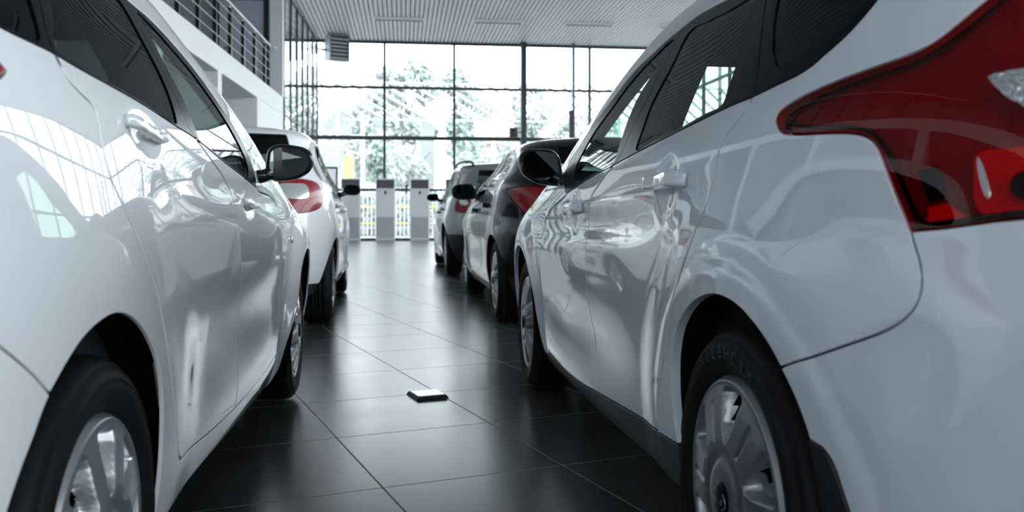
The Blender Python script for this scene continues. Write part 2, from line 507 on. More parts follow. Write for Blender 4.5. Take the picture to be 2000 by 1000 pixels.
def wheel(parent, name_loc, side, R=.315, rr=.215, w=.205, style='cover6', m=None, turn=0.0, nth=120, nr=26, letters=None):
    """side=+1 faces +y. the rim face is the part, tyre and cap hang from it"""
    m = m or M['rim']
    fr, ft = [], []
    rs = np.concatenate([np.linspace(0, .42, 8), np.linspace(.42, 1, nr)[1:]]) * rr
    th = np.arange(nth) * 2 * PI / nth
    RR, TH = np.meshgrid(rs, th, indexing='ij'); q = RR / rr; t = TH - turn
    h = np.interp(q, [0, .30, .33, .37, .40, .5, .8, .93, .965, 1], [.024, .022, .012, .012, .020, .021, .012, .006, .007, -.004])
    if style == 'cover6':
        P = 2 * PI / 6; d = ((t + P / 2) % P) - P / 2
        hw = .30 - .14 * (q < 0) ; wid = np.interp(q, [.5, .62, .86, .92], [.10, .19, .24, .22])
        pk = sstep(0, .07, wid - np.abs(d)) * sstep(.46, .54, q) * (1 - sstep(.87, .92, q))
        dd = np.abs(((t + P) % P) - P / 2); gr = (sstep(.052, .035, dd) if False else (1 - sstep(.028, .05, dd))) * sstep(.46, .5, q) * (1 - sstep(.80, .84, q))
        h = h - .030 * pk - .005 * gr
        hole = (d > -wid * .82) & (d < wid * .0) & (q > .62) & (q < .875)
    elif style == 'cover10':
        P = 2 * PI / 9; sw = .16 * (q - .6); d = ((t + sw + P / 2) % P) - P / 2
        wid = np.interp(q, [.42, .55, .8, .9], [.10, .17, .225, .21])
        pk = sstep(0, .06, wid - np.abs(d)) * sstep(.44, .52, q) * (1 - sstep(.86, .91, q))
        h = h - .028 * pk * np.where(d > 0, 1, 1)
        hole = (d > -wid * .75) & (d < wid * .12) & (q > .58) & (q < .84)
    else:   # alloy with n double spokes
        n = int(style[5:]); P = 2 * PI / n; d = np.abs(((t + P / 2) % P) - P / 2) / (P / 2)
        wid = np.interp(q, [.34, .6, .9], [.55, .50, .42])
        pk = sstep(0, .25, d - wid) * sstep(.36, .46, q) * (1 - sstep(.88, .93, q))
        cr = (1 - sstep(.12, .2, d)) * sstep(.5, .6, q) * (1 - sstep(.85, .9, q))
        h = h - .032 * pk - .02 * cr
        hole = ((d > wid + .14) & (q > .42) & (q < .89))
    mb = MB(); nR = len(rs)
    vs = np.stack([RR * np.cos(TH), side * h, RR * np.sin(TH)], -1).reshape(-1, 3)
    fs = []
    for i in range(nR - 1):
        for k in range(nth):
            k2 = (k + 1) % nth
            if hole[i, k] and hole[i + 1, k] and hole[i, k2] and hole[i + 1, k2]: continue
            if i == 0:
                if k % 1 == 0: fs.append((i * nth + k, (i + 1) * nth + k, (i + 1) * nth + k2))
            else: fs.append((i * nth + k, (i + 1) * nth + k, (i + 1) * nth + k2, i * nth + k2))
    mb.add(vs, fs, True)
    # barrel of the rim
    mb.lathe([(rr, -side * .004), (rr + .004, -side * .012), (rr - .004, -side * .05), (rr - .012, -side * (w - .01))], nth)
    wh = mb.build('wheel', m, parent); wh.location = name_loc
    mb = MB(); mb.lathe([(r, side * y) for r, y in tyre(R, rr, w)], 112); mb.build('tyre', M['rubber'], wh)
    mb = MB(); mb.lathe([(.0, -side * .055), (.10, -side * .055), (.13, -side * .062), (rr - .03, -side * .07), (rr - .012, -side * .02)], 40); mb.build('brake_disc', M['steel'], wh)
    mb = MB(); mb.lathe([(0, side * .031), (.02, side * .030), (.030, side * .027), (.034, side * .021), (.034, side * .015)], 40)
    mb.build('centre_cap', M['gloss'], wh)
    return wh

def text_mesh(txt, size, depth, place, name, m, parent):
    """raised letters; place(k, n, mesh coords) puts every letter where it stands"""
    mb = MB(); n = len(txt)
    for k, ch in enumerate(txt):
        cu = bpy.data.curves.new('glyph', 'FONT'); cu.body = ch; cu.size = size; cu.extrude = depth; cu.align_x = 'CENTER'
        ob = bpy.data.objects.new('glyph', cu); me = bpy.data.meshes.new_from_object(ob)
        mb.add([place(k, n, v.co) for v in me.vertices], [list(p.vertices) for p in me.polygons])
        bpy.data.objects.remove(ob); bpy.data.curves.remove(cu); bpy.data.meshes.remove(me)
    return mb.build(name, m, parent, fix=False)

def mirror(parent, c, outline, side, depth, m, base, gm=None, tilt=.16, name='side_mirror'):
    """door mirror: outline (out, up) in metres round c, glass looks back; base = foot on the door"""
    pl = resample(crom(outline, 8, True), .006, True); n = len(pl)
    mb = MB(); rings = []
    prof = [(-.012, .90), (-.004, .97), (.004, 1.0), (.02, 1.0), (.045, .97), (.07, .88), (.09, .72), (depth, .45), (depth + .008, .15)]
    vs, fs = [], []
    for d, k in prof:
        vs += [(c[0] + d, c[1] + side * (u * k + (1 - k) * -.01), c[2] + v * k) for u, v in pl]
    for i in range(len(prof) - 1):
        for k in range(n):
            k2 = (k + 1) % n; fs.append((i * n + k, i * n + k2, (i + 1) * n + k2, (i + 1) * n + k))
    fs.append(tuple(range((len(prof) - 1) * n, len(prof) * n)))
    mb.add(vs, fs, True)
    mb.add([(c[0] - .004, c[1] + side * u * .9, c[2] + v * .9) for u, v in pl], [tuple(range(n))])
    lo = min(u for u, v in outline)
    b = Vector(base); e = Vector((c[0] + .03, c[1] + side * (lo + .02), c[2] - .03))
    mb.tube([b, b.lerp(e, .5) + Vector((0, 0, -.006)), e], [.026, .021, .024], 12, up=(1, 0, 0))
    o = mb.build(name, m, parent)
    g = MB(); r = [(u * .82, v * .82) for u, v in pl]
    pv = [Vector((c[0] - .007 + u * tilt * .12, c[1] + side * u, c[2] + v)) for u, v in r]
    ar = sum(((pv[i].y - c[1]) * (pv[(i + 1) % n].z - c[2]) - (pv[(i + 1) % n].y - c[1]) * (pv[i].z - c[2])) for i in range(n))
    g.add(pv, [tuple(range(n)) if ar < 0 else tuple(range(n))[::-1]])
    gl = g.build('mirror_glass', gm or M['mirror'], o, fix=False)
    # turn the pane so that it looks at the driver
    nn = [(-1, -side * tilt, -.03)] * len(gl.data.vertices)
    gl.data.polygons.foreach_set('use_smooth', [True]); gl.data.normals_split_custom_set_from_vertices([tuple(Vector(q).normalized()) for q in nn])
    return o

def seat(x, y, parent, w=.50, rows=1, head=((0,),), name='seat', top=.98):
    mb = MB()
    def cush(pts, w, y):
        pr = crom(pts, 4, True); n = len(pr); vs = []
        for yy, k in ((-w/2, .86), (-w/2 + .03, 1), (w/2 - .03, 1), (w/2, .86)):
            cx, cz = pr.mean(0); vs += [(x + cx + (p[0]-cx)*k, y + yy, cz + (p[1]-cz)*k) for p in pr]
        fs = [tuple(range(n)), tuple(range(3*n, 4*n))] + [(i*n+k, i*n+(k+1) % n, (i+1)*n+(k+1) % n, (i+1)*n+k) for i in range(3) for k in range(n)]
        mb.add(vs, fs, True)
    cush([(0, .32), (.48, .36), (.50, .46), (.25, .47), (.02, .45)], w, y)
    cush([(-.04, .42), (.10, .46), (.0, .78), (-.10, top), (-.19, top - .02), (-.15, .7)], w * .96, y)
    for hy in head[0]:
        cush([(-.14, top + .03), (-.05, top + .05), (-.08, top + .2), (-.15, top + .21), (-.17, top + .1)], .25, y + hy)
        mb.tube([(x - .13, y + hy - .05, top - .05), (x - .12, y + hy - .05, top + .08)], .006, 6); mb.tube([(x - .13, y + hy + .05, top - .05), (x - .12, y + hy + .05, top + .08)], .006, 6)
    return mb.build(name, M['cabin'], parent)

def pillars(S, sk, parent, x0):
    """padded trim on the inside of the door pillars"""
    for sd in (1, -1):
        vs, n = [], 9
        for z in np.linspace(.80, 1.30, n):
            for x, off in ((x0 - .11, .02), (x0 + .10, .02), (x0 + .07, .11), (x0 - .07, .11)):
                a, b = sk.inv([(x, z)])[0]; P = S.P(a * sd, b); vs.append((P[0], P[1] - sd * off, P[2]))
        fs = [(i*4+k, i*4+(k+1) % 4, i*4+4+(k+1) % 4, i*4+4+k) for i in range(n-1) for k in range(4)] + [(0, 1, 2, 3), tuple(range(4*n-4, 4*n))]
        mb = MB(); mb.add(vs, fs); mb.build('pillar_trim', M['cabin'], parent)

def cabin(S, parent, wb, W):
    """floor pan, door cards, dash and seats behind the glass"""
    mb = MB()
    # side cards and pan: the skin drawn inwards
    for sd in (1, -1):
        a = np.linspace(.62, S.A - 1.75, 40); vs = []
        for b in (.30, .6, .85, .95):
            P = S.P(a * sd, np.full(40, b)); P[:, 1] -= sd * (.10 if b < .9 else .07); vs += [tuple(p) for p in P]
        mb.add(vs, [(i*40+k, i*40+k+1, (i+1)*40+k+1, (i+1)*40+k) for i in range(3) for k in range(39)], True)
    mb.box(-.45, wb - .35, -W + .12, W - .12, .26, .32)
    mb.box(wb - .98, wb - .5, -W + .16, W - .16, .60, .90)
    mb.box(-.50, .10, -W + .2, W - .2, .32, .70)
    mb.build('cabin_tub', M['cabin'], parent)
    for sy in (.36, -.36): seat(wb - 1.62, sy, parent, head=((0,),), name='front_seat')
    seat(.30, 0, parent, w=1.24, head=((-.38, .38),), name='rear_bench', top=.92)
    mb = MB()   # steering wheel
    ring = [(wb - 1.10 + .06 * math.sin(a), .36 + .185 * math.cos(a), .84 + .17 * math.sin(a)) for a in np.linspace(0, 2*PI, 25)]
    mb.tube(ring, .013, 8, cap=False); mb.tube([(wb - 1.08, .36, .84), (wb - .9, .36, .80)], .04, 10)
    mb.build('steering_wheel', M['cabin'], parent)

def wells(parent, sk, wb, zc, r=.375, sides=(1, -1)):
    for x in (0, wb):
        for sd in sides:
            mb = MB(); n = 30; vs, v2 = [], []
            for a in np.linspace(-.14 * PI, 1.14 * PI, n):
                px, pz = x + r * math.cos(a), zc + r * math.sin(a)
                ab = sk.inv([(px, max(pz, .22))])[0]; y = abs(float(sk.S.P(ab[0], ab[1])[1]))
                vs.append((px, sd * (y - .014), pz)); v2.append((px, sd * (y - .27), pz))
            fs = [(k, k+1, n+k+1, n+k) for k in range(n-1)]
            fs.append(tuple(range(n, 2*n)))
            mb.add(vs + v2, fs, False); mb.build('wheel_arch_liner', M['liner'], parent)

def under(parent, S, wb, W, zc):
    mb = MB(); n = 60
    a = np.linspace(-S.A, S.A, n); P = S.P(a, np.full(n, S.b0 + .06))
    keep = [(p[0]*.985 + .01, np.clip(p[1], -W + .14, W - .14) * .97) for p in P]
    for z0, z1, x0, x1 in ((.19, .27, .42, wb - .42),):
        mb.box(x0, x1, -W + .13, W - .13, z0, z1)
    mb.box(-.55, wb + .5, -W + .38, W - .38, .20, .30)
    mb.build('underbody', M['plastic'], parent)

def make_car(sp):
    """sp: dict with shell, side, loc, yaw, paint, lines, parts; returns the car's root"""
    S = sp['S']; side = sp['side']
    root = empty('car', (sp['loc'][0], sp['loc'][1], 0), PI / 2 + sp['yaw'])
    tag(root, sp['label'], 'car')
    sk = Skin(S, side, **sp.get('res', {}))
    for l in sp['lines']: sk.line(*l)
    sk.cut()
    used = {}; made = {'': root}
    todo = []
    for key, name, par, m, opts, seeds in sp['parts']:
        labs = set()
        for sd in seeds: labs |= sk.seed(*sd)
        for l in labs:
            if l in used: print('seed clash', sp['name'], key, used[l])
            used[l] = key
        todo.append((key, name, par, m, opts, labs))
    body = [l for l in range(sk.lab.max() + 1) if l not in used]
    made['body'] = sk.panel(body, 'body', M[sp['paint']], root, depth=sp.get('lip', .014))
    for key, name, par, m, opts, labs in todo:
        if m is None: continue      # open: wheel arches and what lies under the sills
        made[key] = sk.panel(labs, name, M[m], made[par], **opts)
    print(sp['name'], 'regions', sk.lab.max() + 1, 'tris', len(sk.t))
    return root, sk, made

def ring(x, z, cx, cz, r0, r1, h):
    return h * (1 - sstep(r0, r1, np.hypot(x - cx, z - cz)))
def cup(x, z, x0, z0, sx, sz, d):
    return -d * np.exp(-(((x - x0) / sx) ** 2 + ((z - z0) / sz) ** 2) ** 1.5)
def circ(cx, cz, r, a0=PI, a1=0.0, n=18):
    return [(cx + r * math.cos(a), cz + r * math.sin(a)) for a in np.linspace(a0, a1, n)]
GL = dict(off=-.004, gap=.0, r=.0008, depth=.005)
FR = dict(off=-.001, gap=.0008, r=.001, depth=.016)
DR = dict(gap=.0024, r=.0022, depth=.03)

# ---- near right: white hatchback
def dispC(x, z):
    d = ring(x, z, 0, .32, .44, .60, .010) + ring(x, z, 0, .32, .40, .432, .005) + ring(x, z, 2.648, .32, .40, .56, .030)
    mid = sstep(.5, 1.3, x) * (1 - sstep(1.7, 2.3, x)); zs = .90 - .018 * x
    d = d - .010 * np.exp(-((z - (zs - .085)) / .055) ** 2) * sstep(.2, .7, x) * (1 - sstep(2.0, 2.5, x))
    d = d - .018 * mid * np.exp(-((z - .44) / .085) ** 2) + .006 * mid * np.exp(-((z - .29) / .05) ** 2)
    return d + cup(x, z, .36, .887, .055, .052, .010) + cup(x, z, 1.39, .838, .055, .050, .010)
rowsC = [
(0.13,.13,.770,-.58,3.15),(0.17,.17,.815,-.60,3.20),(0.25,.25,.862,-.68,3.38),(0.40,.40,.884,-.77,3.47),(0.55,.55,.893,-.82,3.50),
(0.68,.68,.897,-.83,3.48),(0.78,.78,.896,-.80,3.40),(0.86,.86,.891,-.78,3.05),(0.94,.94,.879,-.76,2.62),(1.00,1.00,.862,-.74,2.30),
(1.06,1.06,.840,-.71,2.16),(1.20,1.20,.780,-.63,1.84),(1.32,1.32,.722,-.55,1.53),(1.40,1.40,.675,-.50,1.30),
(1.44,1.435,.640,-.47,1.16),(1.50,1.455,.595,-.44,1.08),(1.62,1.472,.475,-.41,1.02),(1.85,1.484,.24,-.38,.96),(2.09,1.487,.0,-.36,.92)]
SC_ = Shell(rowsC, 0.6, rear=(4.6, 3.2), front=(9, 6), Lr=1.4, Lf=2.9, W=.9, disp=dispC, crown=.045, xcrown=.55)
def cat(*p):
    return np.vstack([np.asarray(q, float) for q in p])
c_belt=[(1.571,0.902),(1.290,0.933),(0.912,0.965),(0.796,0.976),(0.611,0.992),(0.379,1.009),(0.195,1.023),(0.048,1.034),(-0.014,1.037),(-0.099,1.047),(-0.156,1.055),(-0.190,1.066),(-0.208,1.078),(-0.233,1.094),(-0.254,1.114),(-0.275,1.149),(-.292,1.2),(-.30,1.25),(-.27,1.29),(-.15,1.305),(.1,1.312)]
c_top=[(0.426,1.319),(0.542,1.328),(0.662,1.333),(0.786,1.325),(0.886,1.319),(0.964,1.306),(1.069,1.291),(1.158,1.274),(1.237,1.247),(1.341,1.198),(1.499,1.131),(1.605,1.067),(1.741,0.969)]
c_dlo = cat(crom(c_belt, 5), crom(c_top, 5))
c_f=[(1.328,0.938),(1.15,.954),(0.922,0.973),(0.917,0.998),(0.936,1.146),(0.861,1.231),(0.797,1.300),(0.860,1.303),(0.933,1.288),(1.021,1.270),(1.176,1.222),(1.266,1.171),(1.405,1.104),(1.479,1.036),(1.510,0.992),(1.461,0.947)]
c_r=[(0.708,0.995),(0.54,1.006),(0.370,1.017),(0.208,1.034),(0.130,1.042),(0.132,1.070),(0.155,1.166),(0.208,1.266),(0.374,1.281),(0.522,1.290),(0.669,1.290),(0.683,1.207),(0.722,1.120),(0.714,1.043)]
c_q=[(-0.070,1.079),(-0.137,1.089),(-0.192,1.102),(-0.226,1.123),(-0.245,1.151),(-.262,1.20),(-.255,1.245),(-.2,1.268),(-.05,1.278),(.06,1.28),(.07,1.26),(0.065,1.231)]
c_rd=[(-.012,1.050),(-0.011,1.035),(-0.010,1.026),(0.003,1.006),(0.045,0.978),(0.064,0.955),(0.067,0.924),(0.068,0.886),(0.080,0.843),(0.118,0.800),(0.150,0.760),(0.196,0.710),(0.251,0.632),(0.307,0.527),(0.404,0.385),(0.436,0.331),(.455,.315)]
c_fd=[(.90,.972),(0.912,0.965),(1.048,0.915),(1.136,0.879),(1.176,0.835),(1.186,0.759),(1.180,0.695),(1.174,0.632),(1.171,0.568),(1.165,0.470),(1.135,0.381),(1.10,0.335),(1.10,0.27)]
c_sill=[(2.3,.236),(2.177,0.242),(1.491,0.253),(1.052,0.286),(0.436,0.331),(0.252,0.344),(.2,.347)]
c_sillb=[(2.3,.128),(2.0,.150),(1.495,.168),(.9,.205),(0.331,0.239),(.2,.245)]
c_arch=[(.262,.12),(.260,.24),(0.258,0.345),(0.268,0.404),(0.266,0.470),(0.251,0.537),(0.219,0.588),(0.151,0.638),(0.078,0.667),(0.014,0.679),(-0.043,0.679),(-0.104,0.667),(-0.158,0.644),(-0.199,0.618),(-0.232,0.588),(-0.258,0.560),(-0.281,0.526),(-0.298,0.485),(-0.308,0.388),(-.310,.28),(-.31,.12)]
c_farch=[(3.01,.12),(3.01,.34),(2.96,.50),(2.85,.615),(2.72,.668),(2.589,0.676),(2.483,0.662),(2.368,0.622),(2.285,0.561),(2.227,0.488),(2.190,0.400),(2.160,0.300),(2.150,0.2),(2.15,.12)]
c_ff=[(1.60,.93),(1.571,0.902),(1.831,0.853),(2.040,0.790),(2.099,0.695),(2.132,0.565),(2.141,0.435),(2.135,0.253),(2.13,.23)]
c_l1=[(1.252,0.983),(1.251,0.990),(1.241,0.997),(1.184,1.012),(1.108,1.025),(1.027,1.036),(0.959,1.046),(0.923,1.057),(0.893,1.075),(0.865,1.095),(0.842,1.112),(.80,1.148),(.74,1.175),(.67,1.15),(.61,1.02),(.57,.92)]
c_l2=[(.55,.822),(.68,.822),(0.804,0.820),(0.894,0.808),(0.944,0.803)]
c_l3=[(0.944,0.803),(0.950,0.818),(0.965,0.852),(0.981,0.890),(0.995,0.916),(1.010,0.931),(1.035,0.940),(1.088,0.946),(1.171,0.951),(1.226,0.960),(1.249,0.976)]
c_light = cat(crom(c_l1, 4), crom(c_l2, 3), crom(c_l3, 4))
c_bump=[(.925,.85),(.938,.815),(0.944,0.802),(0.937,0.770),(0.937,0.743),(0.945,0.718),(0.963,0.695),(0.995,0.672),(1.052,0.646),(1.110,0.622),(1.189,0.592),(1.24,.57)]
c_flap=[(-.27,.50),(-.298,.493),(-.325,.488),(-.342,.472),(-.356,.43),(-.363,.40),(-.375,.12)]
linesC = [
 ('xz', c_dlo, 'B', True), ('xz', crom(c_f, 3, True), 'B', True), ('xz', crom(c_r, 3, True), 'B', True), ('xz', crom(c_q, 3, True), 'B', True),
 ('xz', [(.935,.952),(0.912,0.965),(0.850,0.998),(0.835,1.068),(0.803,1.129),(0.778,1.209),(0.770,1.30),(.769,1.345)], 'V'),
 ('xz', [(-.011,1.028),(-0.014,1.037),(.01,1.09),(0.08,1.18),(.135,1.252),(.165,1.33)], 'V'),
 ('xz', crom(c_rd, 5), 'V'), ('xz', crom(c_fd, 5), 'V'), ('xz', crom(c_ff, 5), 'V'),
 ('xz', crom(c_sill, 4), 'B'), ('xz', crom(c_sillb, 4), 'B'), ('xz', crom(c_arch, 4), 'B'), ('xz', crom(c_farch, 4), 'B'),
 ('ab', c_light, 'B', True), ('ab', crom(c_bump, 5), 'B'), ('xz', crom(c_flap, 4), 'B'),
 ('ab', [(-.62, .85), (-.55, .822), (.55, .822), (.62, .85)], 'O'),
 ('ab', [(-.60,1.08),(.60,1.08),(.56,1.38),(-.56,1.38)], 'O', True),
]
a_ws = SC_.A - .80
linesC += [('ab', [(SC_.A + .0, 1.03), (a_ws, 1.03), (a_ws, 1.36), (SC_.A, 1.36)], 'B')]
partsC = [
 ('arch', 'open', '', None, {}, [('xz', (0, .4), 'B'), ('xz', (2.648, .4), 'B'), ('xz', (1.2, .15), 'B')]),
 ('fd', 'front_door', '', 'white2', DR, [('xz', (1.6, .6), 'V')]),
 ('rd', 'rear_door', '', 'white2', DR, [('xz', (.8, .6), 'V')]),
 ('ff', 'window_frame', 'fd', 'gloss', FR, [('xz', (.87, 1.12), 'V')]),
 ('rf', 'window_frame', 'rd', 'gloss', FR, [('xz', (.765, 1.12), 'V')]),
 ('fg', 'window_glass', 'fd', 'cglass', GL, [('xz', (1.1, 1.1), 'V')]),
 ('rg', 'window_glass', 'rd', 'cglass', GL, [('xz', (.45, 1.1), 'V')]),
 ('qf', 'quarter_window_frame', '', 'gloss', FR, [('xz', (-.012, 1.12), 'V')]),
 ('qg', 'quarter_window', '', 'cglass', GL, [('xz', (-.1, 1.15), 'V')]),
 ('of', 'window_frame', '', 'gloss', FR, [('xz', (.80, 1.12), 'F')]),
 ('og', 'side_window', '', 'cglass', GL, [('xz', (1.1, 1.1), 'F')]), ('oh', 'side_window', '', 'cglass', GL, [('xz', (.45, 1.1), 'F')]), ('oi', 'side_window', '', 'cglass', GL, [('xz', (-.1, 1.15), 'F')]),
 ('ws', 'windscreen', '', 'cglass', GL, [('ab', (SC_.A - .3, 1.2), 'B')]),
 ('rw', 'rear_window', '', 'dglass', GL, [('ab', (0, 1.2), 'O')]),
 ('sl', 'sill_trim', '', 'plastic', dict(gap=.001, r=.003, depth=.05), [('xz', (1.2, .235), 'V')]),
 ('bp', 'rear_bumper', '', 'white2', dict(gap=.0012, r=.0015, depth=.015), [('ab', (0, .6), 'O')]),
 ('mf', 'mud_flap', '', 'plastic', dict(off=.004, gap=0, r=.002, depth=.02), [('xz', (-.335, .35), 'V')]),
 ('tl', 'tail_light', '', 'red', dict(gap=.001, r=.002, depth=.03), [('ab', (.85, .93), 'V')]),
 ('tf', 'tail_light', '', 'redlens', dict(gap=.001, r=.002, depth=.03), [('ab', (.85, .93), 'F')]),
]
carC, skC, mdC = make_car(dict(name='C', S=SC_, side=1, loc=(1.462, 1.532), yaw=0.0, paint='white2', lip=.02, lines=linesC, parts=partsC,
    label='white hatchback filling the right foreground, large red tail light and silver wheel cover', res=dict(fine=.017, dsv=.009)))
# inside the red lamp
tl = mdC['tl']
patch(SC_, [(1.262,.985),(1.235,1.012),(1.11,1.045),(.97,1.066),(.88,1.12),(.80,1.185),(.7,1.18),(.60,1.03),(.55,.81),(.80,.808),(.955,.792),(1.0,.88),(1.04,.932),(1.16,.943),(1.24,.957)], 1, 'lamp_housing', M['lampdark'], tl, off=-.032, h=.03, depth=.03,
      ripple=lambda a, b: .003 * np.sin(a * 180) * sstep(.86, .84, b))
def pts_on(S, ab, side, off):
    ab = np.asarray(ab, float); return S.P(ab[:, 0]*side, ab[:, 1]) + S.N(ab[:, 0]*side, ab[:, 1]) * off
gk = crom([(1.225,.976),(1.161,.965),(1.051,.953),(1.021,.945),(.991,.919),(.968,.879),(.950,.842),(.935,.818),(.928,.814),(.80,.830),(.57,.838)], 6)
mb = MB(); mb.tube(pts_on(SC_, gk, 1, -.010), .0035, 6); mb.build('lamp_gasket', M['lampblack'], tl)
gk = crom([(1.225,.988),(1.15,1.010),(1.03,1.028),(.96,1.036),(.90,1.062),(.85,1.095),(.80,1.135)], 6)
mb = MB(); mb.tube(pts_on(SC_, gk, 1, -.010), .0022, 6); mb.build('lamp_gasket', M['lampblack'], tl)
patch(SC_, crom([(.866,.875),(.862,.905),(.83,.912),(.78,.912),(.70,.905),(.66,.87),(.68,.84),(.80,.832),(.858,.828),(.868,.848)], 4, True), 1, 'lamp_reflector', M['lampbright'], tl, off=-.018, h=.004, depth=.012,
      ripple=lambda a, b: .0022 * np.sin(a * 420) * sstep(.855, .845, a) - .014 * np.exp(-(((a - .79) / .045) ** 2 + ((b - .868) / .035) ** 2)))
mb = MB(); q = pts_on(SC_, [(.80, .862)], 1, -.02)[0]; q2 = pts_on(SC_, [(.80, .862)], 1, -.004)[0]
mb.tube([q, q + (q2 - q) * .7, q2], [.018, .018, .012], 18); mb.build('lamp_bulb', M['lampblack'], tl)
patch(SC_, [(.926,.836),(.899,.842),(.872,.822),(.93,.817)], 1, 'side_reflector', M['lampbright'], tl, off=-.014, h=.01)
patch(SC_, [(.944,.887),(.914,.890),(.902,.849),(.928,.843)], 1, 'lamp_chamber', M['lampblack'], tl, off=-.016, h=.012)
patch(SC_, crom([(.8415,.9965),(.833,1.0005),(.80,1.004),(.74,1.0),(.72,.985),(.74,.955),(.78,.945),(.80,.955),(.82,.970)], 3, True), 1, 'reversing_lamp', M['facets'], tl, off=.0026, h=.0025, depth=.004,
      ripple=lambda a, b: .0016 * np.sin(a * 330 + 40 * b) * np.sin(b * 260))
patch(SC_, crom([(.8535,.896),(.8505,.896),(.838,.846),(.841,.842),(.8445,.844)], 3, True), 1, 'light_guide', M['clear'], tl, off=.0010, h=.006, depth=.004)
handle(skC, (.478, .893), (.215, .897), 1, M['white2'], mdC['rd'], hh=.0165, th=.009, off=.024)
handle(skC, (1.50, .838), (1.262, .850), 1, M['white2'], mdC['fd'], hh=.016, th=.009, off=.024)
px = .00191
outC = [(u * px, v * px) for u, v in [(-41, -34), (-20, -36), (10, -30), (34, -15), (43, 5), (41, 25), (28, 35), (0, 37), (-20, 35), (-34, 25), (-40, 8)]]
mirror(carC, (1.76, .947, 1.003), outC, 1, .105, M['black'], (1.66, .855, .945), gm=M['mirrord'], tilt=.32)
pillars(SC_, skC, carC, .80)
wells(carC, skC, 2.648, .32, r=.372); under(carC, SC_, 2.648, .89, .32); cabin(SC_, carC, 2.648, .86)
for x in (0, 2.648):
    for sd in (1, -1):
        if x == 0 and sd == 1:
            w1 = wheel(carC, (0, .870, .312), 1, R=.312, rr=.219, style='cover6', m=M['rimdark'], turn=math.radians(33), nth=300, nr=60)
            mb = MB(); mb.tube([(.03*math.cos(a), .0285 + .0, .017*math.sin(a)) for a in np.linspace(0, 2*PI, 33)], .0012, 6, cap=False); mb.build('cap_emblem', M['rim'], w1)
            text_mesh('Ford', .017, .0012, lambda k, n, c: (-(c[0] + (k - (n - 1) / 2) * .0095), .0295 + c[2], c[1] - .006), 'cap_lettering', M['rim'], w1)
            def ptyre(k, n, c, a0=math.radians(87), da=math.radians(7.6)):
                a = a0 + (k - (n - 1) / 2) * da
                rr_ = .251 + c[1]; t = c[0]
                return (rr_ * math.cos(a) - t * -math.sin(a) * -1, .0148 + c[2], rr_ * math.sin(a) - t * math.cos(a) * -1)
            text_mesh('MICHELIN', .034, .0016, lambda k, n, c: ptyre(n - 1 - k, n, (c[0], c[1], c[2])), 'tyre_lettering', M['letter'], w1)
        else:
            wheel(carC, (x, sd * .870, .312), sd, R=.312, rr=.219, style='cover6', m=M['rimdark'], turn=math.radians(10), nth=144)

# ---- near left: white hatchback
def dispA(x, z):
    d = ring(x, z, 0, .31, .35, .66, .012) + ring(x, z, 2.65, .31, .40, .58, .042)
    mid = sstep(.4, .75, x) * (1 - sstep(1.85, 2.2, x))
    d = d - .014 * mid * np.exp(-((z - .50) / .11) ** 2) - .004 * np.exp(-((z - (.92 - .03 * x)) / .04) ** 2) * sstep(.4, .9, x) * (1 - sstep(1.9, 2.4, x))
    return d + cup(x, z, .235, .965, .075, .032, .009) + cup(x, z, 1.27, .852, .07, .032, .009)
rowsA = [
(0.13,.13,.760,-.58,3.10),(0.17,.17,.800,-.60,3.15),(0.25,.25,.835,-.68,3.33),(0.40,.40,.858,-.77,3.42),(0.55,.55,.868,-.82,3.45),
(0.68,.68,.872,-.83,3.43),(0.78,.78,.871,-.80,3.35),(0.86,.86,.865,-.78,3.05),(0.94,.94,.855,-.76,2.62),(1.00,1.00,.842,-.74,2.30),
(1.06,1.06,.821,-.71,2.16),(1.20,1.20,.752,-.63,1.84),(1.32,1.32,.685,-.55,1.53),(1.40,1.40,.64,-.50,1.30),
(1.44,1.435,.61,-.47,1.16),(1.50,1.455,.565,-.44,1.08),(1.62,1.472,.45,-.41,1.02),(1.85,1.484,.24,-.38,.96),(2.09,1.487,.0,-.36,.92)]
SA = Shell(rowsA, 0.6, rear=(4.6, 3.2), front=(9, 6), Lr=1.4, Lf=2.9, W=.87, disp=dispA, crown=.045, xcrown=.55)
a_belt=[(1.444,0.911),(1.204,0.937),(0.968,0.960),(0.650,0.997),(0.518,1.006),(0.248,1.027),(0.096,1.035),(-0.019,1.043),(-0.087,1.051),(-0.144,1.055),(-0.207,1.061),(-.29,1.08),(-.35,1.115),(-.355,1.17),(-.30,1.22),(-.2,1.255),(0,1.285),(.25,1.302),(.5,1.306)]
a_top=[(0.732,1.302),(0.841,1.299),(0.996,1.274),(1.141,1.226),(1.260,1.153),(1.350,1.077),(1.41,1.005),(1.465,0.936)]
a_dlo = cat(crom(a_belt, 5), crom(a_top, 5))
a_r=[(0.009,1.145),(-.04,1.095),(-0.068,1.058),(-0.015,1.050),(0.101,1.041),(0.254,1.033),(0.502,1.012),(0.521,1.020),(0.566,1.120),(0.575,1.206),(0.579,1.27),(.55,1.283),(.35,1.285),(.15,1.27),(.05,1.235)]
a_f=[(0.705,1.284),(0.704,1.244),(0.690,1.162),(0.693,1.096),(0.698,1.034),(0.697,1.001),(.83,.983),(0.972,0.964),(1.153,0.946),(1.30,0.933),(1.345,.970),(1.270,1.057),(1.179,1.137),(1.065,1.205),(0.925,1.250),(0.796,1.281)]
a_q=[(-.27,1.088),(-.206,1.067),(-0.166,1.062),(-0.123,1.059),(-0.108,1.066),(-0.076,1.125),(-.04,1.19),(-.03,1.24),(-.1,1.25),(-.22,1.225),(-.32,1.17),(-.32,1.12)]
